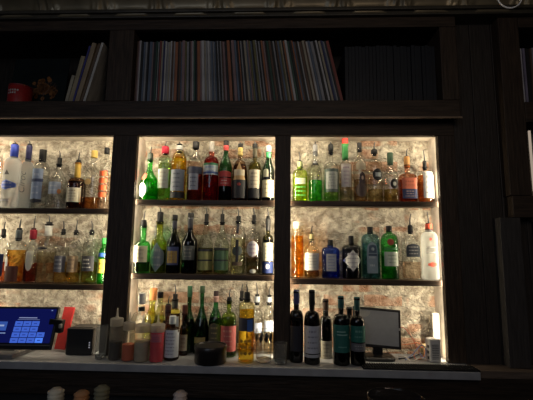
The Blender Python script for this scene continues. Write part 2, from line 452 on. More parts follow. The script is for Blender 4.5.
def bottle(kind, label, base, px, w, sh, nk, top, Y=None, nw=2.2, g=(.95, .96, .95), liq=None, fill=None,
           curve='round', n=2.0, dp=1.0, spout=None, cap=None, bands=(), labels=(), marks=(), lean=0, group=None,
           frost=False, cat='bottle', word=None, edge=2.2, taper=0):
    """px..top are read off the photograph; sizes come out in metres at the bottle's own distance"""
    bz, Y = base
    P = at(px, (sh+nk)/2, Y); X = P.x
    ppm = 1.0/abs(at(px+1, sh, Y).x-at(px, sh, Y).x)
    H = lambda py: at(px, py, Y).z-bz
    R = w/ppm; rn = nw/ppm; hs, hn, ht = H(sh), H(nk), H(top)
    root = empty(kind, (X, Y, bz+.0006), label, cat, group)
    if lean: root.rotation_euler = (0, math.radians(lean), 0)
    rb = R*(1-taper)
    prof = [(rb*.55, .004), (rb*.86, .0), (rb*.97, .003), (rb, .009), (R, hs)]
    K = 10
    for k in range(1, K+1):
        t = k/K
        if curve == 'round': r = rn+(R-rn)*math.cos(t*PI/2)**.75; z = hs+(hn-hs)*math.sin(t*PI/2)**1.0
        elif curve == 'slope': s = t*t*(3-2*t); r = R+(rn-R)*s; z = hs+(hn-hs)*t
        elif curve == 'cone': r = R+(rn-R)*t; z = hs+(hn-hs)*t
        elif curve == 'bulb': r = rn+(R-rn)*math.sqrt(max(0, 1-t**2.2)); z = hs+(hn-hs)*t
        prof.append((max(r, rn), z))
    prof += [(rn, ht-.012), (rn*1.18, ht-.010), (rn*1.18, ht-.003), (rn*1.05, ht)]
    for a in range(1, len(prof)):       # keep z rising
        if prof[a][1] <= prof[a-1][1] and a > 2: prof[a] = (prof[a][0], prof[a-1][1]+.0004)
    def blend(z):
        if z <= hs*.98: return n, dp
        t = min(1, (z-hs*.98)/max(1e-4, (hn-hs*.98))); return n+(2.0-n)*t, dp+(1-dp)*t
    bm = bm_new(); add_lathe(bm, prof, 28, n, dp, blend=blend)
    o = obj('glass_body', bm, frosted(g) if frost else glass(g, edge), root, True)
    if liq:
        zf = H(fill) if fill else hn*.9
        zf = min(zf, ht-.015)
        lp = [(rb*.8, .008), (rb*.9, .012)]
        zz = .02
        while zz < zf:
            lp.append((prof_r(prof[3:], zz)*.93, zz)); zz += .008
        lp.append((prof_r(prof[3:], zf)*.93, zf))
        bm = bm_new(); add_lathe(bm, lp, 24, n, dp, blend=blend)
        obj('liquid', bm, liquid(liq), root, True)
    for (c, y0, y1) in bands:            # foil, seals, collars round the glass
        z1, z0 = H(y0), H(y1); bp = []
        for k in range(7):
            z = z0+(z1-z0)*k/6; bp.append((prof_r(prof[3:], min(z, ht-.001))+.0012, z))
        bm = bm_new(); add_lathe(bm, bp, 20, 2, 1, blend=blend)
        obj('neck_band', bm, solid(c, .35, 0, .1), root, True)
    for lb in labels:
        (c, y0, y1, fr) = lb[:4]; shape = lb[4] if len(lb) > 4 else 'rect'; cen = lb[5]/ppm if len(lb) > 5 else 0
        z1, z0 = H(y0), H(y1)
        bm = bm_new(); patch(bm, prof[3:], blend, z0, z1, R*fr*(.99 if n <= 2 else .9), shape, .0009, cen)
        lo = obj('label', bm, paper(c), root, True)
        pr = lb[6] if len(lb) > 6 else None
        if pr:
            bm = bm_new(); rows_, half = pr[1]+1, R*fr*.72
            for q in range(rows_):
                zc = z0+(z1-z0)*(q+1)/(rows_+1); hh = (z1-z0)/(rows_+1)*.13*(1.5 if q == rows_-1 else 1)
                x = -half*random.uniform(.6, .9)
                e = -x
                while x < e-.002:
                    ln = random.uniform(.15, .5)*half
                    x2 = min(e, x+ln)
                    patch(bm, prof[3:], blend, zc-hh, zc+hh, (x2-x)/2, 'rect', .0016, cen+(x+x2)/2, 4, 1)
                    x = x2+.12*half
            obj('label_lettering', bm, paper([.7*a_+.3*b_ for a_, b_ in zip(pr[0], c)]), lo, True)
    for mk in marks:                      # printed emblems: colour, y0, y1, half width px, shape, centre px
        c, y0, y1, hw, shape, cx = mk
        bm = bm_new(); patch(bm, prof[3:], blend, H(y1), H(y0), hw/ppm, shape, .002, cx/ppm, 10, 6)
        obj('printed_mark', bm, paper(c), root, True)
    if word:
        txt, c, size, yc, vert, cx = word
        zc = H(yc)
        rot = Matrix.Rotation(PI/2, 4, 'Y') if vert else Matrix.Identity(4)
        def bend(co):
            x, z = co.x+cx/ppm, co.z
            R_ = prof_r(prof[3:], z)+.003; q = max(-.98, min(.98, x/R_))
            return Vector((x, -math.sqrt(1-q*q)*R_*blend(z)[1], z))
        T = Matrix.Translation((0, 0, zc)) @ (Matrix.Rotation(-PI/2, 4, 'Y') if vert else Matrix.Identity(4)) @ Matrix.Rotation(PI/2, 4, 'X')
        text_mesh('lettering', txt, size, paper(c), root, T, bend)
    if spout:
        tip, col = spout[:2]; cc = spout[2] if len(spout) > 2 else (.006, .006, .007)
        zt = min(max(H(tip), ht+.03), ROOM_ABOVE.get(round(bz, 3), 9)-bz-.006)
        zc = max(H(col), ht+.010)
        zc = min(zc, zt-.012)
        bm = bm_new(); add_lathe(bm, [(rn*.85, ht-.012), (rn*.9, ht), (rn*1.22, ht+.0005), (rn*1.22, ht+.004), (rn*.85, ht+.006), (rn*.88, zc-.002), (rn*.6, zc)], 16)
        st = obj('stopper', bm, solid(cc, .55, 0, .1, 40, 0, .25), root, True)
        bend_ = random.choice((-1, 1))*.006
        bm = bm_new(); add_tube(bm, [(0, 0, zc-.004), (0, 0, zc+(zt-zc)*.4), (bend_*.4, -.001, zc+(zt-zc)*.75), (bend_, -.003, zt)], [.0042, .0038, .003, .0024], 8)
        obj('pour_tube', bm, STEEL, st, True)
    if cap:
        c, y0, y1 = cap[:3]; kw = cap[3] if len(cap) > 3 else 1.3
        z1, z0 = H(y0), H(y1)
        bm = bm_new(); r = rn*kw
        add_lathe(bm, [(r*.97, z0), (r, z0+.002), (r, z1-.003), (r*.93, z1)], 18)
        obj('cap', bm, solid(c, .5, 0, .1, 40, 0, .3), root, True)
    return root

def S(i, j, Y=.098): return (SHZ[(i, j)], Y)
CL = (.94, .955, .94); SP = (.006, .006, .007)
NAVY = (.02, .04, .16); CREAM = (.72, .66, .5); WHT = (.8, .8, .78); INK = (.03, .03, .04)
DK = (.05, .08, .05); DKB = (.004, .004, .005)

# ---- left bay, upper shelf
s = S(0, 0)
bottle('vodka_bottle', 'clear bottle cut off by the left photo edge on the upper left shelf', s, -4, 6.2, 166, 157, 152, g=CL, spout=(138, 148), labels=[((.5, .6, .75), 175, 192, .8)])
bottle('vodka_bottle', 'tall frosted bottle with royal blue stopper and blue winged band on upper left shelf', s, 13.5, 7.6, 167, 158, 156, g=(.84, .87, .9), frost=True, n=2.0, nw=2.8, cap=((.03, .06, .42), 145, 157, 1.25), spout=(137, 143),
       labels=[((.10, .17, .62), 181, 191, .93, 'hex', 0, ((.7, .75, .9), 1))], marks=[(INK, 171, 176, 2.4, 'tri', 0), ((.3, .33, .4), 200.5, 202, 4, 'rect', 0)])
bottle('vodka_bottle', 'slim frosted bottle with a vertical handwritten name, third on upper left shelf', (s[0], .082), 27.6, 5.6, 172, 162, 160, g=(.84, .87, .88), frost=True, nw=2.3, cap=((.03, .03, .10), 146, 161, 1.15), spout=(136, 144),
       word=('Ciroc', (.04, .04, .06), .056, 184, True, 0))
bottle('vodka_bottle', 'clear round-shouldered bottle with silver blue label and black cap, upper left shelf', s, 41.8, 7.3, 172, 163, 160, g=CL, nw=2.8, cap=(SP, 150, 162, 1.15), liq=(.85, .88, .9), fill=176,
       labels=[((.38, .47, .66), 170, 200, .72, 'rect', 0, ((.75, .8, .9), 3))], marks=[((.08, .1, .2), 180, 183, 5.5, 'rect', 0), (INK, 199.5, 204, 5.5, 'hex', 0)])
bottle('vodka_bottle', 'clear bottle with a small pale blue label on upper left shelf', s, 58.5, 7.6, 181, 170, 165, g=CL, nw=2.4, curve='slope', spout=(151, 158),
       labels=[((.5, .58, .72), 183, 195, .8, 'rect', 0, ((.85, .88, .92), 1))], marks=[((.8, .35, .12), 190, 195, 1.3, 'oval', 5)])
bottle('cognac_bottle', 'dark brown cognac bottle with gold neck and cream label on upper left shelf', s, 77, 8.4, 186, 178, 163, g=(.55, .3, .14), liq=(.12, .03, .008), fill=182, nw=2.5, cap=((.65, .42, .08), 163, 178, 1.15), spout=(152, 160),
       labels=[(CREAM, 189, 203, .85, 'rect', 0, ((.3, .2, .1), 3))])
bottle('tequila_bottle', 'clear square bottle with gold cap and low amber liquid on upper left shelf', s, 93.2, 7.0, 177, 168, 158, g=CL, n=4, liq=(.75, .30, .06), fill=198, nw=2.5, cap=((.6, .42, .12), 151, 158, 1.2),
       marks=[((.75, .5, .2), 180, 186, 3, 'oval', -1)])
bottle('vodka_bottle', 'clear bottle with tall orange red lettering, last on upper left shelf', s, 106, 5.4, 170, 160, 153, g=CL, nw=2.2, cap=(SP, 148, 154, 1.15), liq=(.92, .72, .6), fill=175,
       marks=[((.85, .14, .05), y, y+5.0, 3.6, 'rect', 0) for y in (172, 179, 186, 193)])
# ---- left bay, lower shelf
s = S(0, 1)
bottle('rum_bottle', 'bottle with navy label over reddish spirit at the left edge of lower left shelf', s, 2.5, 6.5, 250, 240, 236, g=CL, n=3, liq=(.55, .10, .03), fill=262, spout=(222, 229), labels=[(NAVY, 254, 276, .95, 'rect', 0)])
bottle('liqueur_bottle', 'squat bottle of bright orange liquid with grey cap on lower left shelf', s, 18, 7.8, 249, 241, 239, g=CL, n=3.5, liq=(.85, .42, .06), fill=250, nw=2.6, cap=((.12, .14, .15), 230, 240, 1.1), spout=(219, 228), labels=[(WHT, 256, 271, .28, 'oval', -5)], marks=[((.16, .05, .03), 266, 281, 5.5, 'rect', 1)])
bottle('liqueur_bottle', 'bottle with a dark red stopper and ruby liquid on lower left shelf', (s[0], .088), 32, 6.0, 255, 243, 238, g=CL, liq=(.35, .05, .03), fill=263, nw=2.6, curve='slope', cap=((.35, .02, .04), 230, 239, 1.25), spout=(216, 228, (.05, .01, .01)), labels=[((.75, .72, .6), 251, 271, .5, 'shield', 1.5)])
bottle('gin_bottle', 'large wide clear bottle with pale liquid and long white neck on lower left shelf', s, 47.6, 8.0, 249, 238, 225, g=(.92, .93, .88), nw=3.2, curve='round', liq=(.85, .86, .70), fill=252, bands=[((.75, .75, .7), 226, 236)], spout=(213, 222), marks=[(INK, 247, 250, 5, 'hex', -1)])
bottle('tequila_bottle', 'round-shouldered tequila bottle with smoky grey label, left of two like it', s, 62.5, 6.0, 250, 240, 233, g=CL, nw=2.2, liq=(.85, .62, .2), fill=262, spout=(221, 229), labels=[((.18, .18, .22), 256, 272, .92, 'rect', 0, ((.6, .6, .6), 2))], curve='bulb')
bottle('tequila_bottle', 'round-shouldered tequila bottle with tan label and golden spirit on lower left shelf', s, 75.3, 6.0, 250, 240, 233, g=CL, nw=2.2, liq=(.80, .52, .14), fill=262, spout=(220, 230), labels=[((.45, .32, .2), 256, 272, .9, 'rect', 0, ((.15, .1, .08), 2))], curve='bulb')
bottle('tequila_bottle', 'round-shouldered tequila bottle with near-black label on lower left shelf', s, 91, 7.2, 250, 240, 233, g=CL, nw=2.3, liq=(.82, .55, .16), fill=262, spout=(221, 230), labels=[((.03, .03, .04), 256, 271, .85, 'rect', 0, ((.6, .6, .55), 2))], curve='bulb')
bottle('liqueur_bottle', 'bright green bottle with blue band and yellow label at the post, lower left shelf', s, 103.8, 4.6, 256, 248, 243, g=(.12, .75, .16), nw=2.2, cap=((.05, .4, .08), 238, 244, 1.2), bands=[((.05, .15, .5), 253, 257)], labels=[((.8, .75, .1), 259, 273, .8, 'rect', 0, ((.6, .1, .05), 1))])

# ---- middle bay, upper shelf
s = S(1, 0)
bottle('liqueur_bottle', 'green pear-shaped liqueur bottle leaning, white round label and red seal', s, 149.5, 8.7, 184, 168, 160, g=(.12, .8, .14), liq=(.2, .85, .15), fill=180, nw=2.4, curve='slope', spout=(147, 153), cap=((.1, .12, .1), 154, 161, 1.1),
       labels=[((.85, .86, .82), 184, 198, .5, 'oval', -3.8)], marks=[((.75, .12, .06), 174, 181, 2.8, 'oval', -3)])
bottle('vermouth_bottle', 'pale lime bottle with red collar and white label on upper middle shelf', s, 165, 6.3, 166, 156, 153, g=(.86, .93, .72), liq=(.75, .88, .45), fill=164, nw=2.6, cap=((.5, .02, .05), 147, 154, 1.35), spout=(138, 146),
       labels=[((.7, .72, .62), 170, 189, .85, 'rect', 0, ((.5, .45, .35), 3))])
bottle('liqueur_bottle', 'bottle of yellow liqueur with grey blue label on upper middle shelf', s, 179.2, 7.5, 166, 153, 151, g=(.95, .85, .4), liq=(.95, .68, .06), fill=158, nw=3.0, cap=((.5, .5, .48), 146, 152, 1.1), spout=(138, 144), curve='round',
       labels=[((.33, .37, .42), 171, 192, .9, 'rect', 0, ((.08, .08, .1), 3))], marks=[((.03, .03, .03), 193, 199, 7, 'rect', 0)])
bottle('aperitif_bottle', 'clear-necked bottle of red aperitif with blue grey label, upper middle shelf', s, 195.6, 7.7, 166, 150, 148, g=CL, liq=(.40, .04, .02), fill=168, nw=2.4, curve='slope', cap=(SP, 142, 149, 1.4), spout=(134, 141),
       labels=[((.08, .09, .14), 168, 175, .95, 'rect', 0), ((.25, .28, .36), 175, 191, .62, 'rect', 0, ((.05, .05, .1), 2))])
bottle('aperitif_bottle', 'bottle of red bitter aperitif with striped white and green label', s, 211.5, 7.5, 164, 157, 152, g=(.9, .25, .15), liq=(.45, .03, .02), fill=156, nw=2.5, cap=((.35, .33, .3), 142, 153, 1.05),
       labels=[((.5, .55, .6), 165, 176, .95, 'rect', 0, ((.1, .2, .5), 1))], marks=[((.05, .25, .12), 164.5, 166.5, 7, 'rect', 0), ((.05, .1, .3), 173, 175, 7, 'rect', 0)])
bottle('vermouth_bottle', 'green bottle with red neck seal and red slanting sash label', s, 225.8, 6.5, 169, 152, 147, g=(.06, .32, .1), liq=(.06, .08, .03), fill=175, nw=2.3, curve='slope', bands=[((.55, .06, .06), 146, 151)], cap=(SP, 141, 146, 1.15),
       labels=[((.45, .05, .05), 172, 178, .9, 'arch', 0), ((.5, .05, .05), 179, 187, .95, 'rect', 0, ((.75, .7, .65), 1))])
bottle('liqueur_bottle', 'bulbous brown orange-liqueur bottle with tan dome and dark lower half', s, 240, 7.6, 178, 160, 153, g=(.55, .35, .15), liq=(.28, .12, .03), fill=165, nw=2.1, curve='bulb', bands=[((.6, .45, .15), 148, 156)], cap=(SP, 144, 148, 1.2), spout=(131, 142),
       labels=[((.50, .32, .14), 163, 181, .8, 'tri', 0), ((.02, .02, .025), 181, 199, .98, 'rect', 0)], marks=[((.55, .48, .35), 171, 177, 5, 'rect', 0), ((.4, .05, .04), 184, 187, 1.8, 'oval', 0)])
bottle('liqueur_bottle', 'olive green bottle with tall neck and cream label, upper middle shelf', s, 254.8, 6.6, 173, 162, 147, g=(.42, .36, .08), liq=(.18, .14, .03), fill=176, nw=2.2, cap=(SP, 144, 149, 1.2), bands=[((.08, .07, .04), 149, 158)], spout=(131, 143),
       labels=[((.62, .55, .42), 171, 189, .88, 'rect', 0, ((.25, .2, .15), 3))], marks=[((.03, .03, .03), 190, 199, 6, 'rect', 0)])
bottle('vermouth_bottle', 'dark green bottle with white cap beside the middle post on upper shelf', (s[0], .09), 268.3, 6.2, 173, 156, 152, g=(.04, .14, .06), liq=(.03, .05, .02), fill=175, nw=2.3, curve='slope', cap=((.6, .6, .6), 146, 152, 1.25), bands=[((.1, .5, .2), 153, 158)],
       labels=[((.82, .76, .5), 181, 198, .9, 'rect', 0, ((.45, .35, .15), 2)), ((.5, .5, .35), 170, 178, .4, 'arch', -2)])
# ---- middle bay, lower shelf
s = S(1, 1)
bottle('whiskey_bottle', 'squat bottle with bright green neck and cream label, first on lower middle shelf', (s[0], .075), 142.6, 7.7, 248, 241, 226, g=(.15, .75, .2), liq=(.16, .06, .03), fill=262, nw=3.0, cap=(SP, 222, 228, 1.0), spout=(211, 220),
       labels=[((.70, .64, .46), 246, 262, .85, 'rect', 0, ((.4, .35, .2), 2))])
bottle('liqueur_bottle', 'yellow green bottle with bulged neck and long diamond label', s, 159.3, 7.3, 243, 234, 222, g=(.62, .60, .07), liq=(.24, .20, .03), fill=250, nw=3.3, curve='slope', cap=(SP, 213, 222, .9), spout=(203, 212),
       labels=[((.24, .29, .32), 243, 272, .88, 'hex', 0, ((.5, .52, .5), 2))])
bottle('wine_bottle', 'dark bottle with yellow orange square label on lower middle shelf', s, 174.2, 6.9, 246, 230, 219, g=(.10, .10, .03), liq=(.05, .04, .01), fill=235, nw=2.3, curve='slope', cap=(SP, 215, 220, 1.1), bands=[((.03, .03, .05), 221, 229)],
       labels=[((.08, .10, .25), 247, 265, .85), ((.65, .42, .08), 251, 263, .7, 'rect', 0, ((.3, .15, .05), 2))])
bottle('wine_bottle', 'near-black long-necked bottle with charcoal label on lower middle shelf', s, 190, 7.6, 243, 231, 217, g=DKB, liq=(.02, .02, .02), fill=235, nw=2.6, curve='slope', cap=((.02, .02, .02), 213, 218, 1.15), bands=[((.04, .04, .05), 218, 229)],
       labels=[((.10, .11, .11), 246, 260, .8, 'rect', 0, ((.3, .3, .28), 2))])
bottle('herbal_liqueur_bottle', 'clear bottle of yellow herbal liqueur with dark-lined label bands', s, 206, 7.4, 248, 226, 223, g=(.90, .93, .84), liq=(.50, .48, .10), fill=248, nw=2.4, curve='slope', spout=(206, 214),
       labels=[((.32, .32, .12), 251, 270, .96)], marks=[(INK, 249, 251.5, 7, 'rect', 0), (INK, 259.5, 261, 7, 'rect', 0)])
bottle('herbal_liqueur_bottle', 'clear bottle of green herbal liqueur with dark-lined label bands', s, 222, 7.4, 248, 226, 223, g=(.88, .93, .86), liq=(.18, .38, .16), fill=248, nw=2.4, curve='slope', spout=(206, 214),
       labels=[((.08, .16, .09), 251, 270, .96)], marks=[(INK, 248, 250.5, 7, 'rect', 0), (INK, 259.5, 261, 7, 'rect', 0)])
bottle('liqueur_bottle', 'wide clear bottle with a hanging black cross-shaped medallion', s, 238.3, 7.5, 238, 226, 222, g=CL, liq=(.82, .80, .50), fill=238, nw=2.6, spout=(208, 216),
       marks=[(INK, 224, 234, 1.2, 'rect', 0), (INK, 240, 262, 1.3, 'rect', 0), ((.05, .07, .07), 246, 256, 4.6, 'oval', 0), ((.12, .08, .05), 262, 265.5, 4.8, 'rect', 0)])
bottle('liqueur_bottle', 'clear bottle with an oval white and mauve label on lower middle shelf', s, 253.7, 7.3, 243, 231, 222, g=CL, liq=(.66, .60, .32), fill=258, nw=2.2, spout=(206, 215),
       labels=[((.74, .68, .70), 241, 257, .8, 'oval', -.5, ((.35, .2, .35), 2))], marks=[((.8, .8, .7), 269, 273, 3, 'oval', 0)])
bottle('liqueur_bottle', 'slim dark olive bottle with cream label against the middle post, lower shelf', s, 268, 5.5, 242, 235, 222, g=(.22, .22, .06), liq=(.08, .08, .02), fill=240, nw=2.2, bands=[((.03, .03, .03), 219, 231)], spout=(207, 216),
       labels=[((.80, .76, .56), 243, 261, .88, 'rect', 0, ((.45, .4, .25), 3))], marks=[(NAVY, 262, 273, 5, 'rect', 0), ((.7, .7, .65), 264, 269, 1.7, 'oval', 0)])

# ---- right bay, upper shelf
s = S(2, 0)
bottle('tequila_bottle', 'short lime green bottle with white label, first on upper right shelf', s, 300, 7.4, 175, 170, 168, g=(.80, .95, .35), n=3.5, dp=.8, liq=(.70, .88, .12), fill=178, nw=2.5, cap=((.35, .4, .2), 162, 169, 1.05), spout=(152, 161),
       labels=[((.75, .78, .55), 179, 185, .75, 'rect', 0, ((.2, .3, .1), 1))], marks=[((.15, .55, .08), 187+4*a, 189+4*a, 1.2, 'oval', -4+2.7*b) for a in range(3) for b in range(4)])
bottle('liqueur_bottle', 'clear bottle half full of vivid green liqueur with black crest collar', s, 315.2, 7.0, 176, 160, 153, g=CL, liq=(.05, .72, .06), fill=181, nw=2.2, curve='slope', cap=((.25, .25, .25), 145, 156, 1.15), spout=(133, 143),
       marks=[(SP, 160, 166, 3.8, 'tri', 0), ((.6, .6, .6), 162, 164, 1.8, 'oval', 0)])
bottle('liqueur_bottle', 'clear bottle with a large pale framed label and a little green liquid below', s, 331, 7.5, 170, 163, 153, g=CL, liq=(.45, .75, .2), fill=180, nw=2.2, cap=(SP, 145, 151, 1.2), spout=(134, 144),
       labels=[((.12, .16, .14), 170, 193, .92), ((.62, .65, .60), 173, 190, .8, 'rect', 0, ((.1, .15, .12), 4))])
bottle('maraschino_bottle', 'tall bottle with red cap, green neck and pinkish white label', s, 345.3, 6.3, 166, 161, 144, g=(.90, .86, .80), liq=(.72, .60, .50), fill=178, nw=3.0, curve='slope', cap=((.65, .04, .03), 139, 144.5, 1.05), bands=[((.03, .22, .05), 144.5, 160)],
       labels=[((.68, .62, .6), 165, 188, .75, 'rect', 0, ((.35, .2, .3), 4))])
bottle('whiskey_bottle', 'bottle with black T-stopper and a dark standing figure on its label', s, 359.8, 6.6, 169, 159, 149, g=(.92, .9, .84), liq=(.55, .38, .22), fill=180, nw=2.7, cap=(SP, 143, 152, .85), bands=[], curve='bulb',
       marks=[((.42, .36, .26), 163, 171, 4.5, 'arch', 0), ((.05, .03, .03), 173, 197, 3.0, 'arch', 1), ((.12, .08, .06), 184, 198, 5.4, 'oval', 0), ((.55, .4, .3), 177, 181, 1.0, 'oval', 1)])
bottle('rum_bottle', 'square-shouldered clear bottle with a black round blob label, upper right shelf', s, 374.5, 7.4, 166, 160, 154, g=(.94, .92, .84), liq=(.82, .72, .42), fill=190, nw=2.2, cap=(SP, 150, 154, 1.5), spout=(139, 149),
       marks=[(SP, 170, 182, 4.6, 'oval', 1), ((.5, .55, .55), 174, 178, 2.6, 'rect', 1.4)])
bottle('whiskey_bottle', 'clear bottle with ribbed dark green stopper and black disc label', s, 390.5, 7.3, 176, 166, 163, g=CL, liq=(.82, .68, .22), fill=190, nw=2.6, cap=((.05, .10, .06), 153, 165, 1.15), curve='slope',
       marks=[(SP, 180, 190, 3.8, 'oval', 1.5), ((.55, .55, .5), 183, 187, 1.6, 'oval', 1.5)])
bottle('liqueur_bottle', 'short square bottle with copper stopper, orange label above navy label', s, 407.3, 8.1, 178, 174, 166, g=(.85, .45, .3), n=5, dp=.85, liq=(.6, .2, .1), fill=180, nw=2.5, cap=((.60, .30, .10), 157, 168, 1.1), spout=(149, 156),
       labels=[((.74, .20, .11), 179, 190, .98, 'rect', 0, ((.5, .12, .06), 1)), ((.05, .06, .15), 190, 199.5, .98, 'rect', 0, ((.6, .45, .4), 2))])
bottle('liqueur_bottle', 'round bottle of orange liquid with a white handwritten label by the right jamb', s, 425, 7.6, 176, 171, 168, g=CL, liq=(.9, .32, .08), fill=176, nw=2.2, cap=(SP, 162, 169, .9), spout=(150, 161),
       labels=[((.80, .79, .76), 173, 199, .75, 'rect', 1.3, ((.25, .25, .3), 3))])
# ---- right bay, lower shelf
s = S(2, 1)
bottle('juice_bottle', 'tall straight bottle of glowing orange liquid at the left end, lower right shelf', s, 297.3, 6.2, 234, 228, 226, g=(.97, .9, .75), liq=(.95, .42, .03), fill=236, nw=3.6, cap=((.75, .68, .55), 222, 229, 1.15))
bottle('gin_bottle', 'clear bottle with large white label and short gold stopper, lower right shelf', s, 311.6, 7.6, 251, 241, 240, g=CL, liq=(.45, .32, .2), fill=268, nw=2.1, curve='slope', cap=((.5, .42, .2), 234, 241, 1.1), spout=(226, 233),
       labels=[((.80, .78, .72), 253, 270, .92, 'rect', 0, ((.4, .4, .4), 4))])
bottle('gin_bottle', 'cobalt blue square bottle with silver label and black stopper', s, 330.3, 8.6, 251, 247, 245, g=(.07, .16, .85), n=4.5, dp=.85, liq=(.15, .3, .95), fill=256, nw=2.6, cap=(SP, 240, 246, 1.05),
       labels=[((.42, .45, .52), 254, 271, .62, 'rect', 0, ((.1, .15, .4), 4))])
bottle('gin_bottle', 'black apothecary bottle with a white diamond label', s, 351.2, 9.2, 249, 245, 243, g=(.035, .03, .04), nw=2.5, curve='round', cap=(SP, 236, 245, 1.05),
       labels=[((.72, .72, .70), 250, 271, .96, 'diamond', 0, ((.25, .25, .3), 3))])
bottle('gin_bottle', 'pale teal square bottle with arched crest label on lower right shelf', s, 370.2, 8.4, 240, 234, 232, g=(.38, .68, .74), n=4.5, dp=.85, liq=(.40, .70, .78), fill=243, nw=2.6, cap=(SP, 227, 234, 1.1),
       labels=[((.33, .42, .48), 242, 273, .68, 'arch', 0, ((.75, .8, .8), 2))], marks=[((.08, .12, .18), 245, 253, 3.6, 'arch', .5), ((.6, .7, .7), 247.5, 251, 1.5, 'oval', .5), ((.08, .12, .18), 254, 256, 4, 'rect', .5)])
bottle('gin_bottle', 'green shaker-shaped gin bottle with red wax seal and silver label', s, 389.2, 8.5, 242, 233, 231, g=(.10, .62, .13), liq=(.22, .72, .2), fill=256, nw=2.6, curve='bulb', cap=(SP, 226, 232, 1.1),
       labels=[((.55, .60, .52), 252, 266, .8, 'rect', 0, ((.15, .3, .15), 2))], marks=[((.35, .05, .04), 239, 245.5, 3.0, 'oval', -1), ((.05, .25, .08), 248, 250, 6.5, 'rect', 0)])
bottle('vodka_bottle', 'clear square bottle with dark plaque label and peach tint, lower right shelf', s, 410.5, 8.6, 242, 234, 232, g=CL, n=3.5, dp=.85, nw=2.3, liq=(.92, .70, .55), fill=262, curve='slope', cap=(SP, 226, 233, 1.1), spout=(214, 225),
       labels=[((.06, .07, .09), 244, 257, .85, 'arch', 0, ((.5, .5, .48), 2))])
bottle('gin_bottle', 'frosted white bottle with red cap by the right jamb, lower right shelf', (s[0], .08), 429.0, 7.6, 239, 232, 230, g=(.88, .9, .9), frost=True, n=3.5, dp=.85, nw=3.2, cap=((.60, .08, .04), 224, 230, 1.1), spout=(212, 223),
       marks=[((.7, .1, .06), 262, 267, 4.4, 'hex', 0), ((.6, .1, .08), 238, 241, 1.3, 'oval', -1), ((.55, .55, .58), 247, 248, 5, 'rect', 0), ((.55, .55, .58), 252, 253, 5, 'rect', 0)])

# ------------------------------------------------------------------ on the counter
def cpos(px, py, r_px=0):
    """centre on the counter of a thing whose front foot shows at px,py"""
    P = atz(px, py, CZ); Y = P.y
    r = abs(at(px+1, py, Y).x-at(px, py, Y).x)*r_px
    return (CZ, Y+r)
def squeeze(label, px, pyb, w, lid_y, tip_y, liqc, fill_y, lab=None):
    bz, Y = cpos(px, pyb, w); P = at(px, pyb-10, Y); ppm = 1/abs(at(px+1, 340, Y).x-at(px, 340, Y).x)
    H = lambda py: at(px, py, Y).z-bz
    R = w/ppm; root = empty('squeeze_bottle', (P.x, Y, bz+.0006), label, 'squeeze bottle', 'squeeze bottles at the front of the counter')
    hl = H(lid_y+7); prof = [(R*.9, 0), (R, .004), (R, hl-.02), (R*.97, hl-.006), (R*.92, hl)]
    bm = bm_new(); add_lathe(bm, prof, 26); obj('bottle_body', bm, frosted((.92, .88, .80), .16), root, True)
    hf = H(fill_y); bm = bm_new(); add_lathe(bm, [(R*.88, .003), (R*.94, .006), (R*.94, hf)], 26)
    o = obj('sauce', bm, solid(liqc, .5, 0, .1, 40, 0, .2), root); smooth_angle(o)
    hl2 = H(lid_y)
    bm = bm_new(); add_lathe(bm, [(R*.95, hl-.004), (R*.97, hl-.002), (R*.97, hl2-.003), (R*.85, hl2)], 26)
    lid = smooth_angle(obj('lid', bm, frosted((.66, .63, .57), .6), root))
    ht = H(tip_y); bm = bm_new()
    add_lathe(bm, [(R*.45, hl2-.001), (R*.3, hl2+.004), (.006, hl2+.010), (.0022, ht)], 14); obj('nozzle', bm, frosted((.7, .67, .62), .6), lid, True)
    if lab:
        bm = bm_new(); patch(bm, prof, lambda z: (2, 1), H(lab[2]), H(lab[1]), R*.75, 'rect', .0012); lo = obj('label', bm, paper(lab[0]), root, True)
        bm = bm_new()
        for q in range(3): patch(bm, prof, lambda z: (2, 1), H(lab[2]-1.3-1.8*q)-.001, H(lab[2]-1.3-1.8*q)+.001, R*.5, 'rect', .0018)
        obj('label_lettering', bm, paper((.3, .1, .15)), lo, True)
    return root
squeeze('white-lidded squeeze bottle of black sauce, leftmost of the four', 115.2, 361, 6.5, 318, 308, (.012, .012, .016), 341)
squeeze('squeeze bottle of orange red sauce with frosted lid, second of four', 127.9, 362, 6.0, 322, 312, (.62, .12, .05), 344)
squeeze('squeeze bottle of cloudy grey syrup, third of the four', 141.6, 363, 7.5, 324, 314, (.45, .42, .36), 341)
squeeze('squeeze bottle of bright red syrup with printed label, rightmost of four', 156.7, 363.3, 7.2, 324, 314, (.72, .02, .07), 331, ((.5, .12, .16), 333, 341))

B = (CZ, .105)
bottle('vodka_bottle', 'clear broad-shouldered bottle with white neck tag behind the squeeze bottles', (CZ, .025), 141, 10, 324, 312, 292, g=CL, nw=3.2, curve='round', liq=(.8, .82, .75), fill=334, bands=[((.7, .7, .66), 293, 304), (SP, 307, 311)])
bottle('liqueur_bottle', 'leaning bottle of yellow green liqueur at the left jamb, behind squeeze bottles', (CZ, .128), 149.5, 7, 322, 308, 299, g=(.80, .82, .30), nw=3.0, curve='slope', liq=(.62, .62, .08), fill=306, cap=((.70, .28, .10), 288, 300, 1.2), lean=3)
bottle('liqueur_bottle', 'clear narrow-necked bottle with pale green liquid and black top behind red syrup', (CZ, .058), 159.6, 6.2, 327, 304, 297, g=(.86, .9, .75), nw=2.6, curve='slope', liq=(.55, .6, .2), fill=316, cap=(SP, 292, 298, 1.1))
bottle('bitters_bottle', 'small dark bitters bottle with black neck behind the white papered bottle', (CZ, .018), 167.5, 5.2, 326, 320, 311, g=(.16, .05, .03), nw=2.6, cap=((.06, .02, .02), 305, 316, 1.15), spout=(296, 304), liq=(.05, .01, .01), fill=330)
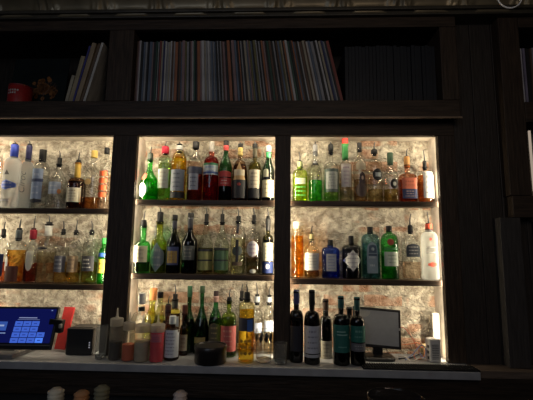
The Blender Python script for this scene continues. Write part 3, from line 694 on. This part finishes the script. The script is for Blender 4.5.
bottle('liqueur_bottle', 'tall bottle with yellow neck ring and blue white label in the middle bay', (CZ, .10), 174.6, 5.6, 318, 309, 300, g=(.25, .2, .1), nw=2.8, bands=[((.75, .60, .08), 309, 313), ((.05, .05, .05), 301, 308)], labels=[((.55, .60, .66), 316, 329, .9, 'rect', 0, ((.2, .2, .3), 2))], spout=(284, 294))
bottle('bitters_bottle', 'bitters bottle wrapped in an oversized white printed label at the counter front', cpos(172.5, 361.5, 7.4), 172.5, 7.4, 330, 327, 322, g=(.15, .07, .04), nw=2.8, cap=((.55, .6, .62), 316, 324, 1.2),
       labels=[((.62, .66, .72), 329, 356, .98, 'rect', 0, ((.12, .12, .2), 6))])
bottle('bitters_bottle', 'small brown bottle with reddish neck and beige label beside the oversized-label bottle', cpos(184.0, 356.0, 4.2), 184.3, 4.4, 332, 325, 313, g=(.18, .06, .03), nw=2.5, cap=((.10, .03, .02), 305, 315, 1.1), labels=[((.50, .42, .34), 334, 350, .85, 'rect', 0, ((.2, .1, .1), 2))])
wn = lambda **k: k
bottle('wine_bottle', 'tall dark green bottle, leftmost of those behind the black tin', B, 189.0, 6.4, 325, 308, 290, g=(.04, .16, .06), nw=2.1, curve='slope', cap=((.03, .10, .05), 286, 297, 1.2), liq=(.03, .06, .03), fill=320)
bottle('wine_bottle', 'tall slender green bottle with a small gold label behind the black tin', (CZ, .082), 201.6, 7.5, 330, 304, 291, g=(.05, .24, .09), nw=2.0, curve='slope', cap=((.03, .06, .03), 286, 293, 1.25), liq=(.03, .06, .03), fill=320, labels=[((.45, .34, .12), 336, 342, .7)])
bottle('wine_bottle', 'green bottle with pinkish foil collar and dark label behind the black tin', (CZ, .075), 215.6, 6.6, 322, 305, 296, g=(.07, .36, .12), nw=2.3, curve='slope', cap=((.05, .03, .03), 291, 296, 1.1), bands=[((.45, .25, .22), 296, 302)], liq=(.04, .09, .03), fill=318, labels=[((.12, .10, .06), 322, 342, .85, 'arch', 0, ((.5, .4, .2), 2))])
bottle('wine_bottle', 'lime green necked bottle with large rosy red label right of the black tin', (CZ, .04), 229, 7.7, 322, 312, 301, g=(.45, .62, .10), nw=2.4, curve='round', cap=(SP, 298, 304, 1.0), spout=(289, 297), liq=(.2, .25, .05), fill=318,
       labels=[((.58, .13, .12), 325, 350, .96, 'rect', 0, ((.75, .4, .3), 3))])
bottle('liquor_bottle', 'clear bottle with pour spout standing behind the tall yellow bottle', (CZ, .125), 241.5, 6.4, 318, 305, 299, g=CL, nw=2.2, spout=(284, 291), liq=(.8, .75, .6), fill=328, labels=[((.5, .47, .4), 325, 342, .8)])
yb = cpos(247, 364, 7.8)
bottle('liqueur_bottle', 'tall bottle of golden yellow liqueur with diagonal navy label at counter front', yb, 247, 7.8, 306, 302, 300, g=(.98, .92, .6), nw=3.0, liq=(.95, .62, .05), fill=310, curve='round', cap=((.03, .03, .03), 293, 302, 1.0), spout=(284, 292),
       labels=[((.04, .04, .06), 317, 330, .95, 'rect', 0)], marks=[((.06, .16, .52), 318.5, 330.5, 2.4, 'rect', 3.6)] + [((.32, .19, .03), 338+6*a, 341.5+6*a, 1.5, 'hex', -4+4*b) for a in range(3) for b in range(3)])
bottle('liquor_bottle', 'clear bottle with silver collar directly behind the patterned rocks glass', (CZ, .118), 256.9, 6.0, 322, 309, 303, g=CL, nw=2.4, spout=(283, 294), liq=(.88, .55, .3), fill=330, bands=[((.45, .47, .5), 296.5, 302)], labels=[((.45, .5, .65), 322, 332, .85)])
bottle('liquor_bottle', 'clear bottle with silver collar brightly lit beside the middle post on the counter', (CZ, .118), 269.2, 5.4, 320, 309, 303, g=CL, nw=2.4, spout=(286, 295), liq=(.9, .72, .5), fill=328, bands=[((.45, .47, .5), 297, 302)], labels=[((.55, .6, .72), 320, 331, .85)])

def thickglass():
    if 'tg' in MC: return MC['tg']
    mt, nt, out = newmat('thick_glass'); b_ = nt.nodes.new('ShaderNodeBsdfPrincipled'); b_.inputs['Transmission Weight'].default_value = 1
    b_.inputs['Roughness'].default_value = .05; b_.inputs['IOR'].default_value = 1.5; L(nt, b_.outputs[0], out.inputs[0]); MC['tg'] = mt; return mt
def tumbler(name, label, px, pyb, w, ytop, cat='glass', band=None, inner=None, group=None, pos=None):
    bz, Y = pos or cpos(px, pyb, w)
    P = at(px, pyb-8, Y); ppm = 1/abs(at(px+1, 340, Y).x-at(px, 340, Y).x)
    H = lambda py: at(px, py, Y).z-bz
    R = w/ppm; h = H(ytop); root = empty(name, (P.x, Y, bz+.0006), label, cat, group)
    bm = bm_new()
    prof = [(R*.5, .0), (R*.82, .0), (R*.88, .004), (R, h), (R*.96, h+.0008), (R*.93, h-.002), (R*.82, .012), (R*.4, .010)]
    add_lathe(bm, prof, 32); obj('glass_body', bm, frosted((.95, .96, .96), .06), root, True)  # clear glass; faint diffuse haze in the colour imitates its reflections
    bm = bm_new(); add_lathe(bm, [(R*.86, .006), (R*.985, h-.001)], 32, cap=False); obj('inner_gloss', bm, glass((.95, .96, .96), 2.5, .04), root, True)
    bm = bm_new(); pts = [(R*.975*math.cos(a*PI/16), R*.975*math.sin(a*PI/16), h) for a in range(33)]
    add_tube(bm, pts, .0014, 6, False); obj('rim', bm, glass((.8, .82, .82), 1, .05), root, True)
    bm = bm_new(); add_lathe(bm, [(R*.5, .0015), (R*.80, .0015), (R*.85, .006), (R*.86, .016), (R*.7, .018)], 28)
    obj('thick_base', bm, thickglass(), root, True)
    if band:
        c, y0, y1, nn = band; bm = bm_new(); z0, z1 = H(y1), H(y0); zc = (z0+z1)/2
        pr = [(R*.88, .004), (R, h)]
        for k in range(nn):
            th = 2*PI*k/nn; rr = prof_r(pr, zc)+.001; hw = rr*PI/nn*.85
            t = Vector((-math.sin(th), math.cos(th), 0)); o_ = Vector((math.cos(th)*rr, math.sin(th)*rr, zc))
            vs = [o_+t*hw, o_+Vector((0, 0, (z1-z0)/2)), o_-t*hw, o_-Vector((0, 0, (z1-z0)/2))]
            bm.faces.new([bm.verts.new(v) for v in vs])
        obj('pattern_band', bm, paper(c), root)
    return root
tumbler('drinking_glass', 'clear straight pint glass between the black box and the squeeze bottles', 100.8, 359, 5.7, 326, pos=(CZ, -.06))
tumbler('rocks_glass', 'cut rocks glass with a band of black diamonds beside the tall yellow bottle', 263.6, 364, 8.6, 330, band=(SP, 333.5, 341.5, 10))
tumbler('rocks_glass', 'plain clear tumbler standing in front of the middle post', 280.5, 365.5, 6.9, 343)

# black round tin
bz, Y = cpos(210.5, 366.5, 16); P = at(210.5, 356, Y); ppm = 1/abs(at(211.5, 356, Y).x-P.x)
R = 15.8/ppm; h = at(210.5, 348.5, Y-.08).z-bz
t = empty('round_tin', (P.x, Y, CZ+.0006), 'low round black tin with lid at the front of the counter', 'tin')
bm = bm_new(); add_lathe(bm, [(R*.97, 0), (R, .004), (R, h*.78)], 40); smooth_angle(obj('tin_body', bm, solid((.015, .013, .013), .3), t))
bm = bm_new(); add_lathe(bm, [(R*1.0, h*.74), (R*1.03, h*.75), (R*1.03, h-.004), (R*.99, h), (R*.93, h-.001), (R*.9, h-.006), (R*.2, h-.006)], 40); smooth_angle(obj('lid', bm, solid((.02, .017, .016), .28), t))

# ---- wines at the right
def wine(label, px, pyb, w, sh, nk, top, capc, lab, g=DKB, pos=None, marks=()):
    return bottle('wine_bottle', label, pos or cpos(px, pyb, w), px, w, sh, nk, top, g=g, nw=2.7, curve='round', liq=None,
                  cap=(capc, top-1, nk-6, 1.12), labels=lab, marks=marks, edge=1.2)
wine('black wine bottle with dark violet foil against the middle post', 296.5, 363.5, 6.9, 320, 310, 291, (.05, .05, .16), [((.02, .02, .03), 325, 350, .9)])
wine('wine bottle with large white label, second from the middle post', 312, 365.5, 7.9, 322, 311, 291, (.006, .005, .006), [((.52, .54, .62), 325, 352, .97, 'rect', 0, ((.15, .15, .2), 3)), ((.45, .47, .52), 353, 356, .97)])
wine('wine bottle with a low cream label set back between two front bottles', 325.7, 360, 6.2, 326, 316, 300, (.05, .03, .02), [((.38, .36, .28), 340, 358, .85, 'rect', 0, ((.15, .12, .1), 3))], pos=(CZ, .055))
wine('wine bottle with a big teal label, left of the two teal ones', 341, 366.5, 8.2, 324, 314, 297, (.02, .09, .09), [((.02, .14, .12), 324, 351, .97, 'rect', 0)], marks=[((.3, .5, .45), 330, 331, 4, 'rect', -1), ((.3, .5, .45), 333, 334, 5, 'rect', 0), ((.15, .35, .3), 345, 346, 4, 'rect', 0)])
wine('wine bottle with teal label above a grey band, right of the two teal ones', 357.2, 366.5, 7.5, 325, 316, 298, (.02, .09, .08), [((.02, .15, .12), 325, 341, .95, 'rect', 0, ((.2, .4, .35), 1)), ((.14, .14, .16), 342, 350, .95, 'rect', 0, ((.4, .4, .4), 1))])
wine('plain dark wine bottle behind the two teal-labelled bottles', 349.5, 355, 5.6, 324, 316, 308, (.02, .02, .02), [((.03, .03, .04), 330, 345, .8)], pos=(CZ, .085))

# ------------------------------------------------------------------ left till
def frame_from(quad):
    """rectangle mesh basis: origin tl, u, v vectors"""
    return quad
def till():
    # the screen leans back and is turned a little to the left
    Yb, Yt = -.105, -.045
    bl = atz(-40, 352, CZ+.025); tr = at(58, 307, Yt); br = at(49, 350, Yb); tl = at(-45, 306, Yt-.0)
    bl = at(-52, 350, Yb)
    u = (tr-tl); width = u.length; ux = u.normalized()
    v = (tl-bl); vy = (v-ux*v.dot(ux)).normalized(); nrm = ux.cross(vy)     # towards the room
    height = (tr-br).dot(vy)
    # shear of the drawn edge comes from the lean; keep a true rectangle
    shear = 0.0
    if nrm.y > 0: nrm = -nrm
    rot = Matrix((ux, -nrm, vy)).transposed()
    c = br+vy*(height/2)-ux*(width/2)+ux*.004
    root = empty('till_terminal', (c.x, c.y, CZ), 'touchscreen till with glowing blue keypad at the left end of the counter', 'till')
    def loc(p): return p-Vector((c.x, c.y, CZ))
    def quadbox(name, cx, cz, sx, sz, th, off_, mat, parent=root, bev=0):
        bm = bm_new(); ctr = c+ux*cx+vy*cz+nrm*off_
        add_box(bm, loc(ctr), (sx, th, sz), rot)
        return obj(name, bm, mat, parent, bevel=bev)
    quadbox('screen_housing', 0, 0, width, height, .018, -.009, solid((.015, .015, .017), .3), bev=.003)
    sw, sh_ = width*.965, height*.80
    scr = quadbox('display', 0, height*.05, sw, sh_, .001, .0008, emit((.004, .006, .065), 1.0))
    quadbox('trim_strip', 0, -height*.40, width*.98, height*.02, .002, .001, solid((.25, .25, .27), .3, .6))
    # keypad, read off the photograph as fractions of the right half
    kx = lambda px: (px-6.5)/58*.0+((px-50)/ (58+45))*width+width*.43
    S_ = width/103.0
    kw, kh = 7.6*S_, 5.9*S_
    def onscr(px, py):
        d = fw*F + rt*(px-266.5) - up*(py-200); t_ = (c-CAM).dot(nrm)/d.dot(nrm); q_ = CAM+d*t_-c
        return q_.dot(ux), q_.dot(vy)
    def scrbox(name, px, py, wpx, hpx, off_, mat, parent):
        x, z = onscr(px, py); xa, _ = onscr(px+wpx/2, py); xb, _ = onscr(px-wpx/2, py); _, za = onscr(px, py-hpx/2); _, zb = onscr(px, py+hpx/2)
        return quadbox(name, x, z, xa-xb, za-zb, .0006, off_, mat, parent)
    def key(i, j, w_=1.0, mat=emit((.06, .15, .72), .8)):
        px, py = 19.2+i*8.3-j*1.75, 323.6+j*5.6
        k_ = scrbox('screen_key', px, py, 7.6, 4.9, .0018, mat, scr)
        scrbox('key_text', px, py, 3.2, 1.1, .0024, emit((.03, .07, .4), .8), k_)
    for j in range(4):
        for i in range(3): key(i, j)
    key(3, 2); key(3, 3, 1, emit((.08, .24, 1.0), .9))
    scrbox('screen_text', 28.5, 317.8, 18, .9, .0018, emit((.35, .4, .7), .6), scr)
    scrbox('screen_text', 29, 319.6, 22, .5, .0018, emit((.25, .3, .6), .5), scr)
    scrbox('screen_button', 1.5, 326, 11, 9, .0018, emit((.04, .10, .42), .8), scr)
    scrbox('screen_text', 1, 325.5, 7, 1.6, .0026, emit((.4, .5, .8), .7), scr)
    scrbox('screen_text', 1, 333, 9, 1.0, .0018, emit((.3, .4, .7), .6), scr)
    scrbox('signal_icon', 52.5, 310.5, 1.4, 1.0, .0018, emit((.3, .4, .8), .6), scr)
    # stand
    bm = bm_new(); q = c-nrm*.03
    add_box(bm, loc(Vector((c.x-.05, -.02, CZ+.012))), (.30, .20, .022))
    add_box(bm, loc(Vector((c.x+.0, -.015, CZ+.07))), (.12, .03, .12), Matrix.Rotation(-.35, 3, 'X'))
    obj('stand', bm, solid((.22, .22, .23), .4, .4), root, bevel=.004)
    rd = empty('reader_anchor', (0, 0, 0)); bpy.data.objects.remove(rd)
    # card reader clipped to the right side
    ctr = at(56.5, 325.5, -.055)
    bm = bm_new(); add_box(bm, loc(ctr), (.070, .035, .066), Matrix.Rotation(.12, 3, 'Y')); obj('card_reader', bm, solid((.012, .012, .013), .3), root, bevel=.004)
    bm = bm_new(); add_box(bm, loc(at(60.5, 326, -.08)), (.012, .02, .02)); obj('reader_button', bm, solid((.3, .3, .3), .4), root, bevel=.003)
    return root
till()
# red menu folder leaning behind the till
P = atz(62, 348, CZ); F0 = (.035, .07)
a = at(62, 332, .03); bq = at(69.5, 304.5, .10); 
bm = bm_new()
w_ = at(67, 330, .05).x-at(58.5, 330, .05).x
add_box(bm, (0, 0, .115), (.062, .012, .225), None)
fo = obj('menu_folder', bm, solid((.62, .03, .03), .5, 0, .1), bevel=.002)
fo.location = (at(59.5, 345, .05).x, .055, CZ+.008); fo.rotation_euler = (math.radians(-14), math.radians(1), math.radians(-6))
tag(fo, 'red menu folder propped up behind the card reader', 'folder')
# black printer box
yf = atz(80, 355.5, CZ).y
x0, x1 = at(66, 340, yf).x, at(92.3, 340, yf).x
pr = empty('receipt_printer', ((x0+x1)/2, atz(80, 355.5, CZ).y+.065, CZ+.0006), 'black cube receipt printer on the counter left of the clear glass', 'printer')
hb = at(80, 328.5, atz(80, 355.5, CZ).y).z-CZ
bm = bm_new(); add_box(bm, (0, 0, hb/2), (x1-x0, .13, hb)); obj('printer_body', bm, solid((.012, .012, .013), .45), pr, bevel=.006)
bm = bm_new(); add_box(bm, (0, -.045, hb+.001), (x1-x0-.02, .004, .004)); obj('paper_slot', bm, solid((.05, .05, .05), .4), pr)
for k in range(3):
    bm = bm_new(); add_box(bm, ((x1-x0)/2-.014, -.0655, hb*.30+k*.012), (.006, .002, .006)); obj('indicator_light', bm, emit((.5, .5, .55), .5), pr)

# ------------------------------------------------------------------ right side devices
tb = empty('tablet_till', (at(378, 345, .04).x, .05, CZ+.0006), 'switched-off grey tablet till with black frame in the right bay', 'tablet')
def tablet():
    px0, px1 = 352, 401; Yc = .03
    c = at(376.5, 327.5, Yc); wd = at(401, 328, Yc).x-at(353, 328, Yc).x; ht = at(380, 308, Yc).z-at(380, 347, Yc).z
    rot = Matrix.Rotation(math.radians(-12), 3, 'X') @ Matrix.Rotation(math.radians(4), 3, 'Y')
    o0 = Vector(tb.location)
    n = rot @ Vector((0, -1, 0)); X = rot @ Vector((1, 0, 0)); Z = rot @ Vector((0, 0, 1))
    bm = bm_new(); add_box(bm, c-o0, (wd, .014, ht), rot); obj('tablet_frame', bm, solid((.012, .012, .013), .35), tb, bevel=.004)
    bm = bm_new(); add_box(bm, c-o0+n*.0075, (wd*.90, .001, ht*.86), rot); sc = obj('screen', bm, solid((.26, .27, .29), .3, 0, .05), tb)
    bm = bm_new(); ce = c-o0+n*.0085-X*wd*.30+Z*ht*.40; vs = []
    for k in range(17):
        a = PI+PI*k/16; vs.append(bm.verts.new(ce+X*math.cos(a)*.042+Z*math.sin(a)*.034))
    bm.faces.new(vs); obj('screen_reflection', bm, paper((.35, .35, .34)), sc)  # pale half-disc painted as a reflection on the screen
    bm = bm_new(); add_box(bm, c-o0+n*.009+X*wd*.465, (.006, .002, .012), rot); obj('home_button', bm, solid((.4, .4, .4), .3), tb)
    bm = bm_new()
    add_lathe(bm, [(.085, 0), (.085, .012), (.078, .018), (.03, .022)], 28, 4, .75)
    add_box(bm, (0, 0, .055), (.05, .02, .09), Matrix.Rotation(.1, 3, 'X'))
    obj('stand', bm, solid((.012, .012, .013), .4), tb, bevel=.002)
tablet()
# studded rubber bar mat
x0, x1 = at(362, 368, -.12).x, at(478, 372, -.12).x
mt_ = empty('bar_mat', ((x0+x1)/2, -.105, CZ+.0004), 'long black studded rubber bar mat along the front of the right counter', 'mat')
bm = bm_new(); add_box(bm, (0, 0, .004), (x1-x0, .085, .007)); obj('mat_base', bm, solid((.008, .008, .009), .7, 0, .1, 40, 0, .15), mt_, bevel=.003)
bm = bm_new(); n_ = int((x1-x0)/.012)
for i in range(1, n_):
    for j in range(6):
        add_lathe(bm, [(.0033, .007), (.0030, .0105), (.0018, .012)], 6, c=(-(x1-x0)/2+i*.012, -.034+j*.0136, 0))
obj('studs', bm, solid((.012, .012, .013), .6, 0, .1, 40, 0, .2), mt_)
# router and tall white adapter, paper roll
def dev(name, label, cat, px0, px1, py0, py1, Y, dpth, mat, rz=0, bev=.006):
    xa, xb = at(px0, py1, Y).x, at(px1, py1, Y).x; h = at(px0, py0, Y).z-CZ-.001
    r = empty(name, ((xa+xb)/2, Y+dpth/2, CZ+.0006), label, cat, rz=rz)
    bm = bm_new(); add_box(bm, (0, 0, h/2), (xb-xa, dpth, h)); obj('casing', bm, mat, r, bevel=bev)
    return r, xb-xa, h
PL = solid((.70, .68, .64), .35, 0, .05)
r, ww, hh = dev('router', 'white network router with grille, standing by the right jamb', 'router', 429.5, 441.5, 339, 362, .0, .05, PL, math.radians(8))
bm = bm_new()
for k in range(9): add_box(bm, (-.001, -.0262, .018+k*.0085), (ww*.6, .0015, .003))
obj('vent_grille', bm, solid((.12, .12, .12), .5), r)
bm = bm_new()
for k in range(3): add_box(bm, (-ww/2-.0008, -.008, .02+k*.028), (.0015, .016, .014))
obj('network_port', bm, solid((.02, .02, .02), .5), r)
r, ww, hh = dev('wireless_phone', 'tall slim white wireless handset upright behind the router', 'handset', 434.5, 442, 313, 362, .095, .022, PL, math.radians(-6), .009)
bm = bm_new(); add_box(bm, (0, -.0113, hh*.8), (ww*.55, .001, hh*.18)); obj('earpiece', bm, solid((.45, .45, .45), .3), r)
P = at(427, 346, .10)
ro = empty('paper_roll', (P.x, .10, CZ+.0006), 'cream roll of receipt paper lying beside the router', 'paper roll')
bm = bm_new(); add_lathe(bm, [(.012, -.028), (.034, -.028), (.034, .028), (.012, .028)], 28)
bmesh.ops.rotate(bm, verts=bm.verts, matrix=Matrix.Rotation(PI/2, 3, 'Y')); bmesh.ops.translate(bm, verts=bm.verts, vec=(0, 0, .036))
smooth_angle(obj('paper', bm, paper((.62, .50, .30)), ro))
bm = bm_new(); add_lathe(bm, [(.011, -.0285), (.011, .0285)], 16)
bmesh.ops.rotate(bm, verts=bm.verts, matrix=Matrix.Rotation(PI/2, 3, 'Y')); bmesh.ops.translate(bm, verts=bm.verts, vec=(0, 0, .036))
obj('core', bm, solid((.25, .17, .1), .7), ro, True)
# cables
def cable(label, pts, c, r=.0022, dy=0):
    P_ = [at(p[0], p[1], p[2]+dy) for p in pts]; out = []
    for i in range(len(P_)-1):
        p0, p1, p2, p3 = P_[max(0, i-1)], P_[i], P_[i+1], P_[min(len(P_)-1, i+2)]
        for k in range(6):
            t = k/6; out.append(.5*((2*p1)+(p2-p0)*t+(2*p0-5*p1+4*p2-p3)*t*t+(3*p1-p0-3*p2+p3)*t**3))
    out.append(P_[-1])
    for q in out: q.z = max(q.z, CZ+r+.0007)
    bm = bm_new(); add_tube(bm, out, r, 7); tag(obj('cable', bm, solid(c, .5), None, True), label, 'cable')
cable('red cable looping down from the tablet to the tangle', [(400, 327, .05), (404, 328, .06), (409, 333, .07), (414, 341, .07), (418, 349, .06), (421, 357, .03), (416, 359, .03), (413, 353, .05)], (.5, .06, .03), .002)
cable('orange cable coiled in the tangle beside the router', [(400, 345, .09), (410, 344, .08), (418, 343, .07), (424, 349, .05), (423, 357, .03), (417, 360, .02), (414, 354, .04), (420, 347, .05), (428, 351, .06)], (.7, .2, .08), .0022, .022)
cable('blue grey cable bundled in the tangle beside the router', [(405, 360, .02), (412, 355, .04), (418, 348, .06), (422, 345, .06), (426, 350, .05), (424, 358, .03), (419, 352, .05)], (.2, .24, .42), .003, -.022)
cable('black cable running left along the counter from the tangle', [(399, 363, .0), (406, 359, .02), (413, 357, .03), (420, 354, .04), (426, 353, .06)], (.012, .012, .012), .003, .045)
cable('white cable lying on the counter in front of the tangle', [(398, 356, .06), (405, 357, .04), (412, 361, .01), (420, 358, .03), (426, 359, .03)], (.6, .56, .5), .0025, -.045)

# ------------------------------------------------------------------ records
PALS = [('pale grey', (.26, .26, .27)), ('cream', (.32, .29, .22)), ('white', (.42, .42, .42)), ('dusty pink', (.24, .16, .16)), ('navy', (.03, .035, .11)),
        ('black', (.02, .02, .02)), ('brown', (.10, .06, .04)), ('red', (.22, .06, .05)), ('olive', (.15, .14, .06)), ('slate blue', (.10, .13, .18)), ('orange', (.30, .12, .06)), ('dark green', (.03, .07, .05))]
WGT = [18, 11, 8, 6, 4, 46, 12, 2, 5, 9, 2, 5]
def record(label, x, z, th, lean, cidx, Y0=-.045, group='record sleeves in the long row', hgt=.378, col=None):
    c = col or PALS[cidx][1]
    r = .345
    bm = bm_new(); jz = random.uniform(-.004, .002); jy = random.uniform(0, .012)
    add_box(bm, (th/2, jy+.15, (hgt+jz)/2), (th*.96, .30, hgt+jz))
    o = obj('record_sleeve', bm, solid(c, .55, 0, .3, 30, 0, .4, (1, 1, .3)))
    o.location = (x, Y0, z+.0006+(max(0, math.sin(lean))*th)); o.rotation_euler = (0, lean, 0)
    return tag(o, label, 'record', group)
x = at(132, 90, -.045).x; i = 0; xend = at(344, 97, -.045).x
x = -.838
def ordn(n): return '%d%s' % (n, 'th' if 10 <= n % 100 <= 20 else {1: 'st', 2: 'nd', 3: 'rd'}.get(n % 10, 'th'))
prev = -1; lastlean = 0
while x < xend-.004:
    th = random.choice((.006, .007, .008, .010, .012, .016))
    f = (x+.838)/(xend+.838)
    lean = -math.radians(max(0, (f-.15))*15)
    x += .35*(math.tan(-lean)-math.tan(-lastlean)); lastlean = lean
    k = random.choices(range(12), WGT)[0]
    if k == prev: k = (k+5) % 12
    prev = k; i += 1
    record('%s spined record sleeve, %s from the left of the long row' % (PALS[k][0], ordn(i)), x, RZ, th, lean, k)
    x += th/math.cos(lean)+.0009
# leaning group in the left compartment
lx = at(64, 97, -.045).x
for k, (cn, c, th, le, hh) in enumerate([('cream', (.36, .33, .25), .018, 10, .16), ('buff', (.33, .28, .18), .024, 11, .27), ('blue', (.05, .05, .22), .010, 12, .33), ('tan', (.30, .23, .15), .026, 12, .345), ('brown', (.12, .08, .05), .014, 13, .345), ('white', (.50, .49, .46), .014, 13, .345)]):
    record('%s sleeve leaning right in the left compartment beside the post' % cn, lx, RZ, th, math.radians(le), 0, group='sleeves leaning in the left compartment', hgt=hh*1.09, col=c)
    lx += th/math.cos(math.radians(le))+.003
# dark navy sleeves filling the right of the cabinet
x = xend+.012; 
while x < .858:
    th = .0185
    record('dark navy box-set sleeve in the block at the right of the cabinet', x, RZ, th, 0, 4, -.03, 'dark navy sleeves at the right of the cabinet', .345, (.005, .009, .016))
    x += th+.001
# records in the right corner unit
x = 1.338
for k, (cn, c, th) in enumerate([('white', (.5, .5, .55), .012), ('violet grey', (.22, .2, .28), .012), ('black', (.02, .02, .02), .02), ('brown', (.12, .08, .06), .01), ('grey', (.25, .25, .27), .012)]):
    record('%s record sleeve in the right corner unit' % cn, x, 2.371, th, 0, 0, -.02, 'records in the corner unit', .335, c); x += th+.002

# album cover facing out with a golden tree, and a red tin in front
ac = empty('album_cover', (at(29, 97, 0).x, .06, RZ+.0006), 'dark album cover with a golden orange tree facing out in the left compartment', 'record')
ac.rotation_euler = (math.radians(-6), 0, 0)
bm = bm_new(); add_box(bm, (0, 0, .172), (.344, .005, .344)); obj('sleeve', bm, solid((.006, .010, .010), .6, 0, .4, 6, 0, .2), ac)
random.seed(3)
bm = bm_new()
def branch(p, d, l, r, dep):
    q = p+d*l; add_tube(bm, [p, q], [r, r*.6], 5)
    if dep:
        for sgn in (-1, 0, 1):
            a = sgn*.6+random.uniform(-.15, .15); dd = Vector((d.x*math.cos(a)-d.z*math.sin(a), 0, d.x*math.sin(a)+d.z*math.cos(a)))
            branch(q, dd, l*.68, r*.6, dep-1)
branch(Vector((.04, -.004, .03)), Vector((0, 0, 1)), .07, .004, 3)
obj('printed_tree', bm, solid((.10, .04, .015), .5), ac)
bm = bm_new()
for k in range(60):
    a = random.uniform(0, 2*PI); rr = random.uniform(0, .085)
    ce = Vector((.04+rr*math.cos(a), -.0035, .14+rr*.9*math.sin(a))); s_ = random.uniform(.008, .016)
    bm.faces.new([bm.verts.new(ce+Vector((s_*math.cos(q*PI/3), 0, s_*math.sin(q*PI/3)))) for q in range(6)])
obj('printed_foliage', bm, solid((.20, .08, .02), .5, 0, .5, 12), ac)
P = at(20.5, 98, -.0); ppm = 1/abs(at(21.5, 98, 0).x-P.x)
tn = empty('tin_can', (P.x, -.005+.0, RZ+.0006), 'small red tin with white lettering in front of the album cover', 'tin')
R = 10.5/ppm/1.02; h = .108
bm = bm_new(); add_lathe(bm, [(R*.95, 0), (R, .003), (R, h-.004), (R*.96, h)], 30); smooth_angle(obj('can', bm, solid((.34, .02, .02), .4), tn))
bm = bm_new()
pf = [(R, 0), (R, h)]
for (zz, n_) in ((.070, 5), (.054, 4)):
    for k in range(n_): patch(bm, pf, lambda z: (2, 1), zz, zz+.010, .0042, 'rect', .001, -.026+k*.0125, 3, 1)
obj('lettering', bm, paper((.5, .45, .42)), tn, True)
bm = bm_new(); add_lathe(bm, [(R*.99, h-.001), (R*1.01, h), (R*1.01, h+.006), (R*.9, h+.008)], 30); smooth_angle(obj('lid', bm, solid((.25, .02, .02), .35), tn))

# ------------------------------------------------------------------ hanging ring top right
P = at(509.5, -3, -.35)
rg = empty('pendant_lamp', (P.x, -.35, 3.019), 'pale ring pendant hanging from the ceiling at the top right corner', 'lamp')
Rr = 11.5/(385/1.9)
bm = bm_new(); z0 = P.z-3.019
add_tube(bm, [(Rr*math.cos(a*PI/20), 0, z0+Rr*math.sin(a*PI/20)) for a in range(41)], .0035, 8, False)
obj('ring', bm, solid((.95, .97, 1.0), .3, .0), rg, True)
bm = bm_new(); add_tube(bm, [(0, 0, z0+Rr+.001), (0, 0, -.001)], .003, 6); obj('rod', bm, solid((.1, .1, .1), .4), rg)

# ------------------------------------------------------------------ the front bar below the frame, with the things that poke into view
fb = empty('front_bar', (0, -1.45, 0), 'dark wooden front bar just below the photo', 'bar')
bm = bm_new(); box2(bm, -1.2, 1.2, -.30, .05, 1.03, 1.07); obj('bar_top', bm, WALNUT_X, fb, bevel=.004)
bm = bm_new(); box2(bm, -1.2, 1.2, .051, .30, .90, .93); obj('service_ledge', bm, DARKX, fb, bevel=.004)
bm = bm_new(); box2(bm, -1.2, 1.2, -.2, .05, 0, 1.029); obj('bar_front', bm, DARKW, fb)
FZ = .9306
def cork_bottle(label, px, top_py, w, capc, Y=-1.24):
    P = at(px, top_py, Y); root = empty('bitters_bottle', (P.x, Y, FZ), label, 'bottle', 'bottles on the front bar')
    h = P.z-FZ; ppm = 1/abs(at(px+1, top_py, Y).x-P.x); rn = w/ppm*.9
    bm = bm_new(); R = .021
    add_lathe(bm, [(R*.9, 0), (R, .005), (R, h*.55), (R*.9, h*.64), (rn, h*.78), (rn, h-.022)], 26)
    obj('glass_body', bm, glass((.8, .82, .8), 2.2), root, True)
    bm = bm_new(); prof = []
    for k in range(12):
        t = k/11; prof.append((rn*(1.22+.10*math.sin(t*19))*(1 if t < .8 else 1-(t-.8)*2.2), h-.026+.026*t))
    add_lathe(bm, prof, 22)
    for v in bm.verts:
        if v.co.z < h-.001: v.co += Vector((noise.noise(v.co*300), noise.noise(v.co*300+Vector((9, 0, 0))), 0))*.0012
    cp = obj('stopper', bm, frosted(capc, .45), root, True)
    bm = bm_new(); add_lathe(bm, [(rn*1.05, h-.03), (rn*1.1, h-.0285), (rn*1.1, h-.012), (rn*.9, h-.005)], 18); obj('cork', bm, solid(tuple(.7*c_ for c_ in capc), .6, 0, .4, 200), cp, True)
cork_bottle('glass-stoppered bottle with whitish top, leftmost on the front bar', 56.5, 388, 6.6, (.86, .84, .76))
cork_bottle('bottle with amber brown crinkled stopper between two pale ones on the front bar', 82, 390.5, 6.2, (.75, .52, .32))
cork_bottle('bottle with dark olive crinkled stopper on the front bar', 102.3, 385.5, 6.3, (.5, .48, .36))
cork_bottle('lone bottle with pale pinkish stopper below the squeeze bottles', 180.5, 391, 6.0, (.84, .78, .74))
P = at(395.5, 395, -1.46)
ppm = 385/.67
root = empty('drinking_glass', (P.x, -1.46, 1.0706), 'clear glass on the front bar with its rim at the bottom edge', 'glass')
h = P.z-1.0706-.003; R = 24.5/ppm
bm = bm_new(); add_lathe(bm, [(R*.5, 0), (R*.72, 0), (R*.76, .004), (R, h), (R*.985, h+.0005), (R*.96, h-.002), (R*.7, .014), (R*.3, .012)], 48)
obj('glass_body', bm, glass((.9, .91, .92), 2.5), root, True)
bm = bm_new(); add_tube(bm, [(R*.99*math.cos(a*PI/24), R*.99*math.sin(a*PI/24), h) for a in range(49)], .0009, 6, False)
obj('rim', bm, glass((.85, .87, .88), 1.2, .1), root, True)
